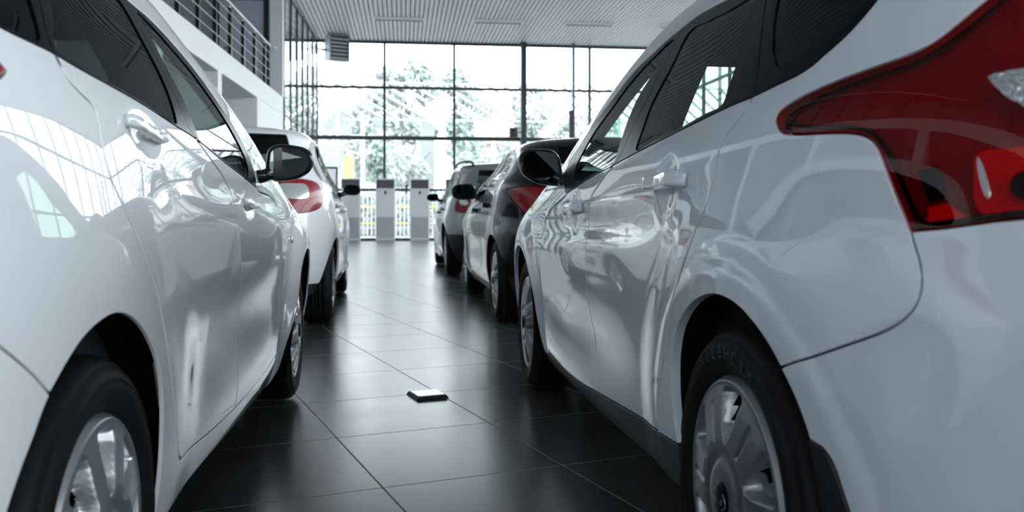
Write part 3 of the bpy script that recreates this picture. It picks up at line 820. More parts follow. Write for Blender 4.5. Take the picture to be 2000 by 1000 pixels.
a_rd=[(-.089,1.060),(-0.085,1.051),(-0.083,1.032),(-0.068,1.013),(-0.034,0.998),(-0.006,0.986),(-.002,0.970),(-0.006,0.950),(-0.006,0.916),(0.004,0.882),(0.045,0.834),(0.077,0.800),(0.119,0.756),(0.174,0.701),(0.211,0.650),(0.248,0.596),(0.304,0.510),(0.377,0.401),(0.420,0.350),(0.453,0.334)]
a_fd=[(.645,1.003),(0.663,0.995),(0.774,0.959),(0.930,0.917),(1.00,0.886),(1.030,0.851),(1.055,0.802),(1.080,0.727),(1.110,0.625),(1.130,0.541),(1.135,0.468),(1.145,0.404),(1.155,0.350),(1.16,.25)]
a_db=[(0.453,0.334),(0.841,0.300),(1.224,0.280),(1.571,0.275),(1.86,0.286),(2.143,0.312),(2.2,.318)]
a_ff=[(1.45,.93),(1.450,0.911),(1.767,0.886),(1.932,0.850),(1.967,0.793),(1.984,0.655),(2.005,0.448),(2.03,.36),(2.06,.30),(2.06,.29)]
a_fa=[(3.0,.12),(3.0,.33),(2.955,.48),(2.87,.585),(2.76,.648),(2.64,.672),(2.53,.668),(2.42,.645),(2.34,.60),(2.28,.52),(2.235,.44),(2.188,0.370),(2.154,0.310),(2.14,.2),(2.14,.12)]
a_arch=[(.285,.12),(.280,.24),(0.272,0.336),(0.258,0.431),(0.235,0.510),(0.199,0.566),(0.146,0.611),(0.085,0.647),(0.034,0.667),(-0.012,0.677),(-0.054,0.678),(-0.109,0.669),(-0.157,0.652),(-0.205,0.621),(-0.238,0.592),(-0.258,0.562),(-0.285,0.521),(-0.305,0.475),(-.325,.38),(-.33,.25),(-.33,.12)]
a_sb=[(2.2,.15),(1.814,.172),(1.3,.205),(.788,.232),(.415,.24),(.2,.245)]
a_ws = SA.A - .80
linesA = [
 ('xz', a_dlo, 'B', True), ('xz', crom(a_f, 3, True), 'B', True), ('xz', crom(a_r, 3, True), 'B', True), ('xz', crom(a_q, 3, True), 'B', True),
 ('xz', [(.680,.988),(.660,.996),(.620,1.02),(0.606,1.099),(0.628,1.191),(0.638,1.272),(.64,1.33)], 'V'),
 ('xz', [(-.083,1.036),(-.085,1.051),(-.075,1.085),(-.02,1.16),(.015,1.24),(.025,1.31)], 'V'),
 ('xz', crom(a_rd, 5), 'V'), ('xz', crom(a_fd, 5), 'V'), ('xz', crom(a_ff, 5), 'V'), ('xz', crom(a_db, 5), 'V'),
 ('xz', crom(a_sb, 4), 'B'), ('xz', crom(a_arch, 4), 'B'), ('xz', crom(a_fa, 4), 'B'),
 ('ab', crom([(1.095,1.012),(1.108,1.009),(1.117,1.003),(1.110,.996),(1.085,.985),(1.02,.965),(.93,.93),(.86,.87),(.80,.84),(.62,.84),(.56,.88),(.56,.96),(.62,1.01),(.85,1.03),(1.0,1.03)], 3, True), 'B', True),
 ('ab', crom([(.88,.93),(.905,.87),(.935,.82),(.96,.78),(1.0,.735),(1.079,.678),(1.107,.658),(1.137,.635),(1.171,.606),(1.21,.57)], 5), 'B'),
 ('ab', [(.80,.90),(.74,.80),(-.74,.80),(-.80,.90)], 'O'),
 ('ab', [(-.60,1.08),(.60,1.08),(.56,1.38),(-.56,1.38)], 'O', True),
 ('ab', [(SA.A, 1.03), (a_ws, 1.03), (a_ws, 1.36), (SA.A, 1.36)], 'B'),
]
partsA = [
 ('arch', 'open', '', None, {}, [('xz', (0, .4), 'B'), ('xz', (2.648, .4), 'B'), ('xz', (1.2, .16), 'B')]),
 ('fd', 'front_door', '', 'white', DR, [('xz', (1.6, .6), 'V')]),
 ('rd', 'rear_door', '', 'white', DR, [('xz', (.7, .6), 'V')]),
 ('ff', 'window_frame', 'fd', 'gloss', FR, [('xz', (.655, 1.12), 'V')]),
 ('rf', 'window_frame', 'rd', 'gloss', FR, [('xz', (.588, 1.12), 'V')]),
 ('fg', 'window_glass', 'fd', 'cglass', GL, [('xz', (1.0, 1.1), 'V')]),
 ('rg', 'window_glass', 'rd', 'dglass', GL, [('xz', (.3, 1.15), 'V')]),
 ('qf', 'quarter_window_frame', '', 'gloss', FR, [('xz', (-.063, 1.12), 'V')]),
 ('qg', 'quarter_window', '', 'dglass', GL, [('xz', (-.2, 1.15), 'V')]),
 ('of', 'window_frame', '', 'gloss', FR, [('xz', (.625, 1.12), 'F')]),
 ('og', 'side_window', '', 'cglass', GL, [('xz', (1.0, 1.1), 'F')]), ('oh', 'side_window', '', 'cglass', GL, [('xz', (.3, 1.15), 'F')]), ('oi', 'side_window', '', 'cglass', GL, [('xz', (-.2, 1.15), 'F')]),
 ('ws', 'windscreen', '', 'cglass', GL, [('ab', (SA.A - .3, 1.2), 'B')]),
 ('rw', 'rear_window', '', 'dglass', GL, [('ab', (0, 1.2), 'O')]),
 ('bp', 'rear_bumper', '', 'white', dict(gap=.0012, r=.0015, depth=.008), [('ab', (0, .6), 'O')]),
 ('tl', 'tail_light', '', 'redlens', dict(gap=.001, r=.002, depth=.03), [('ab', (.95, .98), 'V')]),
 ('tf', 'tail_light', '', 'redlens', dict(gap=.001, r=.002, depth=.03), [('ab', (.95, .98), 'F')]),
]
carA, skA, mdA = make_car(dict(name='A', S=SA, side=-1, loc=(-1.296, 1.375), yaw=.012, paint='white', lip=.007, lines=linesA, parts=partsA,
    label='white hatchback with a black door mirror filling the left foreground', res=dict(fine=.017, dsv=.009)))
handle(skA, (.320, .962), (.125, .979), -1, M['white'], mdA['rd'], hh=.0105, th=.007, off=.013)
handle(skA, (1.345, .848), (1.19, .862), -1, M['white'], mdA['fd'], hh=.0105, th=.007, off=.013)
px = .00165
outA = [(u * px, v * px) for u, v in [(-46, -12), (-45, 10), (-42, 27), (-26, 37), (0, 37), (32, 30), (44, 18), (46, 2), (38, -16), (18, -29), (-8, -35), (-34, -34)]]
mirror(carA, (1.58, -.944, .993), outA, -1, .105, M['black'], (1.50, -.83, .945), tilt=.10)
mb = MB(); P, f, u, n = on_skin(skA, 2.277, .723, -1)
mb.tube([P - n*.004, P + n*.003, P + n*.006], [.016, .016, .010], 20); mb.build('side_indicator', M['clear'], carA)
pillars(SA, skA, carA, .63)
wells(carA, skA, 2.65, .31, r=.372); under(carA, SA, 2.65, .86, .31); cabin(SA, carA, 2.65, .83)
for x in (0, 2.65):
    for sd in (1, -1):
        n_ = (x == 0 and sd == -1)
        wheel(carA, (x, sd * .843, .310), sd, R=.305, rr=.213, style='cover10', turn=math.radians(8), nth=300 if n_ else 144, nr=60 if n_ else 26)

# ---- the cars further down the hall
def rows_generic(W, H, wr, xr, xf):
    k = H - 1.487
    return [(0.16,.16,W-.10,xr+.22,xf-.30),(.25,.25,W-.045,xr+.13,xf-.12),(.40,.40,W-.013,xr+.05,xf-.03),(.55,.55,W-.004,xr+.01,xf),
    (.68,.68,W,xr,xf-.02),(.80,.80,W-.002,xr+.03,xf-.12),(.88,.88,W-.010,xr+.05,xf-.45),(.96,.96,W-.026,xr+.07,xf-.88),(1.02,1.02,W-.045,xr+.09,xf-1.22),
    (1.08,1.08,W-.068,xr+.12,xf-1.36),(1.2+k*.4,1.2+k*.4,(W-.07)*.55+wr*.45,xr+.18,xf-1.66),(1.32+k*.8,1.32+k*.8,(W-.07)*.22+wr*.78,xr+.25,xf-1.97),(1.40+k,1.40+k,wr+.012,xr+.29,xf-2.20),
    (1.44+k,1.435+k,wr-.025,xr+.32,xf-2.34),(1.50+k,1.455+k,wr-.075,xr+.35,xf-2.42),(1.62+k,1.472+k,wr*.70,xr+.38,xf-2.48),(1.85+k,1.484+k,wr*.36,xr+.42,xf-2.54),(2.09+k,1.487+k,0,xr+.44,xf-2.58)]
def shell_generic(W, H, wr, xr, xf, wb, zc=.31, h=.012):
    def dp(x, z):
        return (ring(x, z, 0, zc, .40, .56, h) + ring(x, z, wb, zc, .40, .56, h * 1.6)
            - .012 * np.exp(-((z - .50) / .10) ** 2) * sstep(.4, .8, x) * (1 - sstep(wb - .7, wb - .3, x))
            - .008 * np.exp(-((z - .86) / .05) ** 2) * sstep(-.1, .4, x) * (1 - sstep(wb - .4, wb + .2, x)))
    k = H - 1.487
    return Shell(rows_generic(W, H, wr, xr, xf), 0.6, rear=(4.6, 3.2), front=(9, 6), Lr=1.4, Lf=2.9, W=W, disp=dp, crown=.04, xcrown=.55, zroof=(1.3 + k, 1.5 + k))

def far_car(name, S, side, loc, yaw, paint, label, wb, R, rr, W, dlo, panes, light, inner, rw, valance, arch_r, style, bpaint=None, gaps=(), glass_='dglass', mirror_p=None, mirror_m='black', lampin='clear'):
    zc = R - .003; aw = S.A - .80
    lines = [('xz', dlo, 'B', True)] + [('xz', crom(p, 3, True), 'B', True) for p in panes]
    for cx in (0, wb):
        lines.append(('xz', [(cx + arch_r + .03, .12), (cx + arch_r + .01, zc)] + circ(cx, zc, arch_r, .15, PI - .15) + [(cx - arch_r - .01, zc), (cx - arch_r - .03, .12)], 'B'))
    for g in gaps: lines.append(('xz', crom(g, 5), 'V'))
    lines += [('ab', crom(light, 3, True), 'B', True), ('ab', rw, 'O', True)]
    if inner: lines.append(('ab', crom(inner, 3, True), 'B', True))
    lines.append(('ab', [(-1.25, valance), (1.25, valance)], 'O'))
    lines.append(('xz', [(arch_r - .05, .25), (wb - arch_r + .05, .24)], 'B'))
    lines.append(('ab', [(S.A, 1.04), (aw, 1.04), (aw, S.b1 - .72), (S.A, S.b1 - .72)], 'B'))
    pc = [tuple(np.mean(p, 0)) for p in panes]
    la = tuple(np.mean(light, 0))
    parts = [('arch', 'open', '', None, {}, [('xz', (0, zc + .1), 'B'), ('xz', (wb, zc + .1), 'B')]),
      ('sl', 'sill_trim', '', 'plastic', dict(gap=.001, r=.003, depth=.05), [('xz', (wb / 2, .20), 'V')]),
      ('sf', 'sill_trim', '', 'plastic', dict(gap=.001, r=.003, depth=.05), [('xz', (wb / 2, .20), 'F')]),
      ('ws', 'windscreen', '', 'cglass', GL, [('ab', (S.A - .3, 1.2), 'B')]),
      ('rw', 'rear_window', '', 'dglass', GL, [('ab', tuple(np.mean(rw, 0)), 'O')]),
      ('vl', 'rear_valance', '', bpaint or 'plastic', dict(gap=.001, r=.002, depth=.03), [('ab', (0, valance - .05), 'O')])]
    if gaps:
        parts += [('fd', 'front_door', '', paint, DR, [('xz', (wb * .62, .6), 'V')]), ('rd', 'rear_door', '', paint, DR, [('xz', (wb * .30, .6), 'V')])]
    x_f = gaps[1][0][0] if gaps else 0
    parts.append(('fr', 'window_frame', '', 'gloss', FR, [('xz', (np.mean([panes[0][0][0], panes[1][0][0]]), panes[0][0][1]), 'V')]))
    parts.append(('ff', 'window_frame', '', 'gloss', FR, [('xz', (np.mean([panes[0][0][0], panes[1][0][0]]), panes[0][0][1]), 'F')]))
    parts += [('g%s%d' % (w_, i_), 'side_window', '', glass_, GL, [('xz', p, w_)]) for i_, p in enumerate(pc) for w_ in 'VF']
    if inner:
        ia = tuple(np.mean(inner, 0)); edge = ((light[0][0] + inner[0][0]) / 2, (light[0][1] + inner[0][1]) / 2)
        parts += [('tl', 'tail_light', '', 'redlens', dict(gap=.001, r=.003, depth=.03), [('ab', edge, 'V')]), ('ti', 'clear_lens', 'tl', lampin, dict(gap=.0, r=.001, depth=.01), [('ab', ia, 'V')]),
                  ('tf', 'tail_light', '', 'redlens', dict(gap=.001, r=.003, depth=.03), [('ab', edge, 'F'), ('ab', ia, 'F')])]
    else:
        parts += [('tl', 'tail_light', '', 'redlens', dict(gap=.001, r=.003, depth=.03), [('ab', la, 'V')]), ('tf', 'tail_light', '', 'redlens', dict(gap=.001, r=.003, depth=.03), [('ab', la, 'F')])]
    car, sk, md = make_car(dict(name=name, S=S, side=side, loc=loc, yaw=yaw, paint=paint, lines=lines, parts=parts, label=label, res=dict(fine=.03, coarse=.08, dsv=.014, dsf=.035)))
    if gaps:
        for x0, z0, k in ((wb * .155, .90, 'rd'), (wb * .50, .86, 'fd')): handle(sk, (x0 + .18, z0 - .006), (x0, z0 + .006), side, M[paint], md[k], hh=.016, off=.03)
    yo = W - .03
    wells(car, sk, wb, zc, r=arch_r + .012); under(car, S, wb, W - .01, zc); cabin(S, car, wb, W - .03)
    for x in (0, wb):
        for sd in (1, -1): wheel(car, (x, sd * (W - .032), R - .003), sd, R=R, rr=rr, style=style, nth=120, nr=22, turn=.3 * x)
    if mirror_p:
        c, k = mirror_p
        o = [(u * k, v * k * .84) for u, v in [(-.9, -.55), (-.85, .4), (-.6, .72), (0, .75), (.7, .62), (.98, .25), (.95, -.3), (.6, -.68), (-.4, -.72)]]
        mirror(car, c, o, side, .09, M[mirror_m], (c[0] - .06, side * (abs(c[1]) - k - .03), c[2] - .05), tilt=.3)
    return car, sk, md
SB = shell_generic(.870, 1.50, .665, -.70, 3.36, 2.60)
far_car('B', SB, -1, (-1.380, 6.86), .026, 'white', 'white hatchback parked ahead of the near left car, seen behind its door mirror', 2.60, .305, .205, .870,
    cat(crom([(1.72,.93),(1.2,.965),(.6,1.01),(0,1.055),(-.18,1.10),(-.16,1.22),(0,1.36),(.3,1.395),(.6,1.40)], 5), crom([(.9,1.385),(1.15,1.32),(1.36,1.22),(1.56,1.09),(1.73,.97)], 5)),
    [[(.86,1.05),(.86,1.01),(1.2,.985),(1.5,.96),(1.52,1.03),(1.34,1.16),(1.15,1.265),(.95,1.335),(.87,1.34)], [(.78,1.05),(.78,1.02),(.45,1.045),(.08,1.075),(0,1.10),(.05,1.25),(.16,1.35),(.4,1.37),(.76,1.368)]],
    [(.50,1.05),(.629,1.078),(.844,1.075),(.985,1.04),(1.0,.97),(.95,.90),(.86,.862),(.648,.836),(.52,.86),(.485,.95)],
    [(.535,1.033),(.68,1.046),(.775,1.043),(.80,1.022),(.792,.965),(.765,.943),(.60,.938),(.53,.955)],
    [(-.66,1.16),(.66,1.16),(.74,1.30),(.72,1.43),(-.72,1.43),(-.74,1.30)], .325, .345, 'alloy7',
    gaps=[[(.0,1.06),(-.02,1.0),(.06,.86),(.2,.7),(.34,.5),(.40,.30),(.40,.23)], [(.82,1.0),(.90,.93),(.93,.8),(.93,.5),(.90,.3),(.90,.23)], [(1.72,.94),(1.80,.88),(1.95,.75),(2.0,.6),(2.02,.3),(2.02,.22)]],
    mirror_p=((1.62, -.935, 1.06), .085))
SD = shell_generic(.885, 1.44, .64, -.78, 3.46, 2.65)
far_car('D', SD, 1, (1.565, 6.86), .0154, 'black', 'shiny black hatchback parked directly ahead of the near right car', 2.65, .318, .222, .885,
    cat(crom([(1.70,.93),(1.3,.95),(.8,.995),(.3,1.04),(0,1.075),(-.06,1.12),(.0,1.22),(.14,1.30),(.36,1.345),(.62,1.36)], 5), crom([(.9,1.35),(1.12,1.30),(1.33,1.225),(1.55,1.10),(1.72,.985)], 5)),
    [[(.88,1.05),(.88,1.015),(1.2,.99),(1.48,.965),(1.50,1.04),(1.32,1.165),(1.1,1.26),(.95,1.305),(.89,1.31)], [(.79,1.05),(.79,1.03),(.45,1.05),(.10,1.09),(.04,1.12),(.10,1.22),(.22,1.29),(.42,1.325),(.77,1.332)]],
    [(1.04,1.005),(.97,.96),(.85,.896),(.738,.822),(.611,.812),(.526,.86),(.50,.985),(.62,1.02),(.85,1.03)], None,
    [(-.62,1.10),(.62,1.10),(.60,1.335),(-.60,1.335)], .36, .355, 'alloy5',
    gaps=[[(.02,1.085),(-.0,1.02),(.06,.88),(.2,.72),(.34,.52),(.40,.30),(.40,.23)], [(.83,1.005),(.93,.93),(.97,.8),(.97,.5),(.93,.3),(.93,.23)], [(1.70,.94),(1.80,.88),(2.0,.75),(2.08,.6),(2.09,.3),(2.09,.22)]],
    mirror_p=((1.70, .955, 1.045), .122))
SE = shell_generic(.905, 1.55, .70, -.78, 3.46, 2.67, .34, .020)
carE, skE, mdE = far_car('E', SE, 1, (1.45, 12.1), .014, 'silver', 'silver grey estate car with roof rails, furthest along the right row', 2.67, .338, .215, .905,
    cat(crom([(1.72,.95),(1.2,.99),(.43,1.04),(-.15,1.07),(-.26,1.12),(-.24,1.27),(-.12,1.39),(.2,1.42),(.7,1.43)], 5), crom([(1.0,1.41),(1.2,1.35),(1.38,1.25),(1.58,1.12),(1.73,1.0)], 5)),
    [[(.88,1.08),(.88,1.04),(1.2,1.02),(1.5,.99),(1.51,1.06),(1.34,1.20),(1.15,1.31),(1.0,1.37),(.89,1.38)], [(.79,1.08),(.79,1.055),(.45,1.07),(0,1.095),(-.18,1.12),(-.17,1.25),(-.08,1.36),(.2,1.39),(.77,1.395)]],
    [(.90,.88),(.90,1.0),(.85,1.04),(.66,1.035),(.62,.96),(.62,.86),(.75,.85)], [(.84,.99),(.83,1.02),(.69,1.015),(.66,.96),(.76,.945)],
    [(-.62,1.08),(.62,1.08),(.60,1.42),(-.60,1.42)], .56, .385, 'alloy6', bpaint='plastic',
    gaps=[[(-.03,1.085),(-.03,1.0),(.08,.86),(.24,.7),(.40,.5),(.44,.30),(.44,.23)], [(.83,1.03),(.92,.93),(.95,.8),(.95,.5),(.92,.3),(.92,.23)], [(1.70,.96),(1.82,.88),(2.0,.75),(2.08,.6),(2.09,.3),(2.09,.22)]],
    mirror_p=((1.68, .97, 1.09), .095))
for sd in (1, -1):
    mb = MB(); q = []
    for x, z in ((-.34, 0), (-.30, .045), (-.15, .055), (.5, .06), (1.0, .055), (1.12, .04), (1.2, 0)):
        a, b = skE.inv([(x, 1.46)])[0]; P = SE.P(a * sd, 1.50); q.append((x, P[1] * .97, P[2] + z))
    mb.tube(crom(q, 5), .016, 10); mb.build('roof_rail', M['plastic'], carE)
mb = MB(); mb.box(.45, 2.2, .80, .93, .235, .275); mb.build('side_step', M['silver'], carE, bevel=.012)

# ------------------------------------------------------------------ the hall
ME = dict(
    wall=mat('white_wall', (.74, .755, .77), .7, bump=(40, .05)),
    grey=mat('grey_wall', (.27, .28, .29), .8),
    slat=mat('ceiling_slat', (.62, .62, .63), .45, metal=.0),
    gapm=mat('ceiling_gap', (.22, .22, .225), .9),
    frame=mat('window_frame_dark', (.03, .036, .042), .45, metal=.3),
    steelp=mat('brushed_steel', (.62, .64, .66), .3, metal=1.0),
    post=mat('black_steel_post', (.012, .012, .014), .4, metal=.4),
    acw=mat('ac_casing', (.46, .48, .50), .4), acl=mat('ac_lower_panel', (.25, .27, .29), .4), acg=mat('ac_grille', (.06, .06, .07), .5),
    acd=mat('ac_display', (.01, .01, .02), .2),
    lightbody=mat('lamp_body', (.66, .70, .78), .4), lightslot=mat('lamp_louvre', (.10, .12, .15), .5),
    heat=mat('heater_casing', (.16, .20, .24), .45, metal=.3), heatl=mat('heater_louvre', (.55, .57, .57), .5), heatd=mat('heater_inside', (.03, .03, .03), .6),
    doorp=mat('door_panel', (.36, .41, .47), .35), box=mat('speaker_black', (.01, .01, .012), .5),
    plate=mat('steel_plate', (.60, .62, .63), .22, metal=.9),
    paper=mat('white_paper', (.82, .83, .85), .6), arch=glass('window_pane', (.94, .965, .965), 1.35),
    tilt=None)

def floor_material():
    m = bpy.data.materials.new('floor_tile'); m.use_nodes = True; nt = m.node_tree; b = nt.nodes['Principled BSDF']; L = nt.links.new
    tc = nt.nodes.new('ShaderNodeTexCoord'); mp = nt.nodes.new('ShaderNodeMapping'); mp.vector_type = 'POINT'
    an = math.radians(-16.5); mp.inputs['Rotation'].default_value = (0, 0, an)
    # rotated frame: u along d2, v along d1
    mp.inputs['Location'].default_value = (-.706 + .606 * 40, -2.60 + .648 * 40, 0)
    L(tc.outputs['Object'], mp.inputs[0])
    sp = nt.nodes.new('ShaderNodeSeparateXYZ'); L(mp.outputs[0], sp.inputs[0])
    def edge(sock, pitch):
        a = nt.nodes.new('ShaderNodeMath'); a.operation = 'DIVIDE'; a.inputs[1].default_value = pitch; L(sock, a.inputs[0])
        f = nt.nodes.new('ShaderNodeMath'); f.operation = 'FRACT'; L(a.outputs[0], f.inputs[0])
        s_ = nt.nodes.new('ShaderNodeMath'); s_.operation = 'SUBTRACT'; s_.inputs[1].default_value = .5; L(f.outputs[0], s_.inputs[0])
        q = nt.nodes.new('ShaderNodeMath'); q.operation = 'ABSOLUTE'; L(s_.outputs[0], q.inputs[0])
        r = nt.nodes.new('ShaderNodeMapRange'); r.inputs[1].default_value = .5 - .0035 / pitch; r.inputs[2].default_value = .5 - .0015 / pitch; L(q.outputs[0], r.inputs[0])
        fl = nt.nodes.new('ShaderNodeMath'); fl.operation = 'FLOOR'; L(a.outputs[0], fl.inputs[0])
        return r.outputs[0], fl.outputs[0]
    e1, c1 = edge(sp.outputs[0], .606); e2, c2 = edge(sp.outputs[1], .648)
    mx = nt.nodes.new('ShaderNodeMath'); mx.operation = 'MAXIMUM'; L(e1, mx.inputs[0]); L(e2, mx.inputs[1])
    cb = nt.nodes.new('ShaderNodeCombineXYZ'); L(c1, cb.inputs[0]); L(c2, cb.inputs[1])
    wn = nt.nodes.new('ShaderNodeTexWhiteNoise'); wn.noise_dimensions = '2D'; L(cb.outputs[0], wn.inputs['Vector'])
    nz = nt.nodes.new('ShaderNodeTexNoise'); nz.inputs['Scale'].default_value = 5; nz.inputs['Detail'].default_value = 6; L(tc.outputs['Object'], nz.inputs['Vector'])
    v = nt.nodes.new('ShaderNodeMapRange'); v.inputs[3].default_value = .85; v.inputs[4].default_value = 1.15; L(wn.outputs['Value'], v.inputs[0])
    base = nt.nodes.new('ShaderNodeVectorMath'); base.operation = 'SCALE'; base.inputs[0].default_value = (.060, .0585, .0585); L(v.outputs[0], base.inputs['Scale'])
    mix = nt.nodes.new('ShaderNodeMix'); mix.data_type = 'RGBA'; mix.inputs[7].default_value = (.085, .082, .08, 1)
    L(base.outputs[0], mix.inputs[6]); L(mx.outputs[0], mix.inputs[0]); L(mix.outputs[2], b.inputs['Base Color'])
    rg = nt.nodes.new('ShaderNodeMapRange'); rg.inputs[3].default_value = .21; rg.inputs[4].default_value = .26; L(nz.outputs['Fac'], rg.inputs[0])
    rm = nt.nodes.new('ShaderNodeMix'); rm.inputs[3].default_value = .6; L(mx.outputs[0], rm.inputs[0]); L(rg.outputs[0], rm.inputs[2]); L(rm.outputs[0], b.inputs['Roughness'])
    bp = nt.nodes.new('ShaderNodeBump'); bp.inputs['Strength'].default_value = .6; bp.inputs['Distance'].default_value = .002; bp.invert = True
    L(mx.outputs[0], bp.inputs['Height']); L(bp.outputs[0], b.inputs['Normal'])
    b.inputs['IOR'].default_value = 2.25
    return m

def st(o): o['kind'] = 'structure'; return o
YB = 28.1; ZC = 6.28; XL, XR, YF = -9.0, 9.2, -9.0
mb = MB(); mb.box(XL, XR, YF, YB + .15, -.2, 0); st(mb.build('floor', floor_material()))
mb = MB(); mb.box(-70, 75, YB + .15, 130, -.25, -.05); st(mb.build('ground', mat('outdoor_paving', (.24, .25, .245), .9, noise=(.5, .15))))
for nm, b_ in (('ground.001', (XR, 75, -60, YB + .15)), ('ground.002', (-70, XL, -60, YB + .15)), ('ground.003', (XL, XR, -60, YF))):
    mb = MB(); mb.box(*b_, -.25, -.05); st(mb.build('ground', bpy.data.materials['outdoor_paving']))
mb = MB(); p = .121; x = XL
while x < XR:
    mb.box(x, x + .093, YF, YB, ZC, ZC + .03); x += p
cl = st(mb.build('ceiling', ME['slat']))
mb = MB(); mb.box(XL - .3, XR + .3, YF - .3, YB + .3, ZC + .08, ZC + .3); o = st(mb.build('ceiling_void', ME['gapm']))
o.name = 'ceiling.001'

# back glazing
def pane(x0, x1, y, z0, z1, parent, axis='x'):
    mb = MB()
    if axis == 'x': mb.add([(x0, y, z0), (x1, y, z0), (x1, y, z1), (x0, y, z1)], [(0, 1, 2, 3)])
    else: mb.add([(y, x0, z0), (y, x1, z0), (y, x1, z1), (y, x0, z1)], [(0, 1, 2, 3)])
    return mb.build('pane', ME['arch'], parent, fix=False)
mb = MB(); xs = [-.592 + 2.19 * k for k in range(-4, 6)]
for x in xs: mb.box(x - .04, x + .04, YB - .10, YB + .05, 0, ZC)
for z, h in ((1.60, .04), (3.235, .06), (4.82, .04), (.03, .05), (ZC - .03, .05)): mb.box(XL, XR, YB - .08, YB + .03, z - h, z + h)
w1 = st(mb.build('window_1', ME['frame'])); pane(XL, XR, YB, 0, ZC, w1)
mb = MB(); mb.box(3.70, 3.87, YB - .42, YB - .16, 0, ZC); st(mb.build('trim_1', ME['frame']))
mb = MB(); mb.box(XL, XR, YB - .02, YB + .15, ZC - .02, ZC + .3); st(mb.build('trim_3', ME['frame']))
mb = MB(); mb.box(XR - .02, XR + .15, YF, YB, ZC - .02, ZC + .3); st(mb.build('trim_4', ME['frame']))
# right glazing, then the unseen rear wall
mb = MB()
for k in range(18): y = YF + .3 + k * 2.19; mb.box(XR - .05, XR + .05, y - .035, y + .035, 0, ZC)
for z in (.05, 1.6, 3.23, 4.82, ZC - .04): mb.box(XR - .04, XR + .04, YF, YB, z - .04, z + .04)
w3 = st(mb.build('window_3', ME['frame'])); pane(YF, YB, XR, 0, ZC, w3, 'y')
mb = MB(); mb.box(XL, XR, YF - .2, YF, 0, 3.1); mb.box(XL, XR, YF - .2, YF, 6.0, ZC + .3)
for k in range(6): x = XL + k * 3.64 - .6; mb.box(x, x + 1.2, YF - .2, YF, 3.1, 6.0)
st(mb.build('wall_front', ME['wall']))  # unseen wall; its high openings are placed for the light they give

# left side: mezzanine over open bays, then a glazed stretch; the line leans 1.65 degrees
K = .0288
def LW(t, s, z): return (-2.66 - (YB - s) * K - t, s + t * K, z)
mb = MB(); B = lambda *a: mb.box(*a, T=LW)
B(0, 5.5, YF + .2, 21.6, 3.20, 3.62)
B(0, 4.0, 18.4, 21.6, 0, 3.2)
for s in (15.05, 11.75, 8.45, 5.15, 1.85, -1.45, -4.75): B(0, 4.0, s, s + .28, 0, 3.2)
B(4.0, 4.2, YF + .2, 21.6, 0, 3.2)
B(-.02, .28, 21.35, 21.6, 3.62, ZC); 
wl = st(mb.build('wall_left', ME['wall'], bevel=.008))
mb = MB(); B = lambda *a: mb.box(*a, T=LW)
B(2.4, 2.55, YF + .2, 21.35, 3.62, ZC); B(.28, 2.4, 21.37, 21.6, 3.62, ZC)
st(mb.build('wall_mezzanine', ME['grey']))
mb = MB(); mb.tube([LW(.9, 18.39, 3.2), LW(1.6, 18.39, 1.2)], .008, 6); st(mb.build('trim_2', ME['post']))
# upstairs door in the end wall
mb = MB(); B = lambda *a: mb.box(*a, T=LW)
B(.30, .40, 21.28, 21.36, 3.62, 5.92); B(1.42, 1.55, 21.28, 21.36, 3.62, 5.92); B(.30, 1.55, 21.28, 21.36, 5.86, 6.0)
d1 = st(mb.build('door_1', ME['post']))
mb = MB(); B = lambda *a: mb.box(*a, T=LW); B(.40, 1.42, 21.31, 21.355, 3.62, 5.86); mb.build('door_leaf', ME['doorp'], d1)
mb = MB(); mb.tube([LW(1.30, 21.30, 4.72), LW(1.30, 21.24, 4.72), LW(1.18, 21.24, 4.72)], .012, 8); mb.build('door_handle', ME['post'], d1)
# railing
rl = empty('balcony_railing', LW(.06, 12, 3.62)); tag(rl, 'black posts and steel handrail along the white mezzanine edge, upper left', 'railing')
def RB(name, m, fill):
    mb = MB(); fill(mb); o = mb.build(name, m); o.parent = rl; o.location = -Vector(rl.location); return o
ps = [19.5 - 1.1 * k for k in range(26) if 19.5 - 1.1 * k > -7.5]
for s in ps:
    if s > 8: RB('post', ME['post'], lambda mb: mb.box(.03, .09, s - .03, s + .03, 3.62, 4.50, T=LW))
RB('post', ME['post'], lambda mb: [mb.box(.03, .09, s - .03, s + .03, 3.62, 4.50, T=LW) for s in ps if s <= 8])
RB('handrail', ME['steelp'], lambda mb: (mb.tube([LW(.06, -7.5, 4.58), LW(.06, 8, 4.58), LW(.06, 20.3, 4.58)], .028, 14), mb.tube([LW(.06, 20.28, 4.58), LW(-.05, 20.34, 4.57)], .024, 12),
    [mb.tube([LW(.06, s, 4.48), LW(.06, s, 4.57)], .014, 8) for s in ps]))
for z in (3.80, 4.0, 4.2, 4.38): RB('rod', ME['steelp'], lambda mb: mb.tube([LW(.03, -7.5, z), LW(.03, 8, z), LW(.03, 19.9, z)], .007, 8))
# left glazing between the mezzanine and the back wall
mb = MB(); B = lambda *a: mb.box(*a, T=LW)
for k in range(7): s = 21.72 + k * 1.05; B(-.02, .05, s - .022, s + .022, 0, ZC)
for z in (.04, 3.235, ZC - .05): B(-.01, .04, 21.6, YB - .1, z - .02, z + .02)
w2 = st(mb.build('window_2', ME['frame']))
mb = MB(); mb.add([LW(.0, 21.6, 0), LW(.0, YB, 0), LW(.0, YB, ZC), LW(.0, 21.6, ZC)], [(0, 1, 2, 3)]); mb.build('pane', ME['arch'], w2, fix=False)

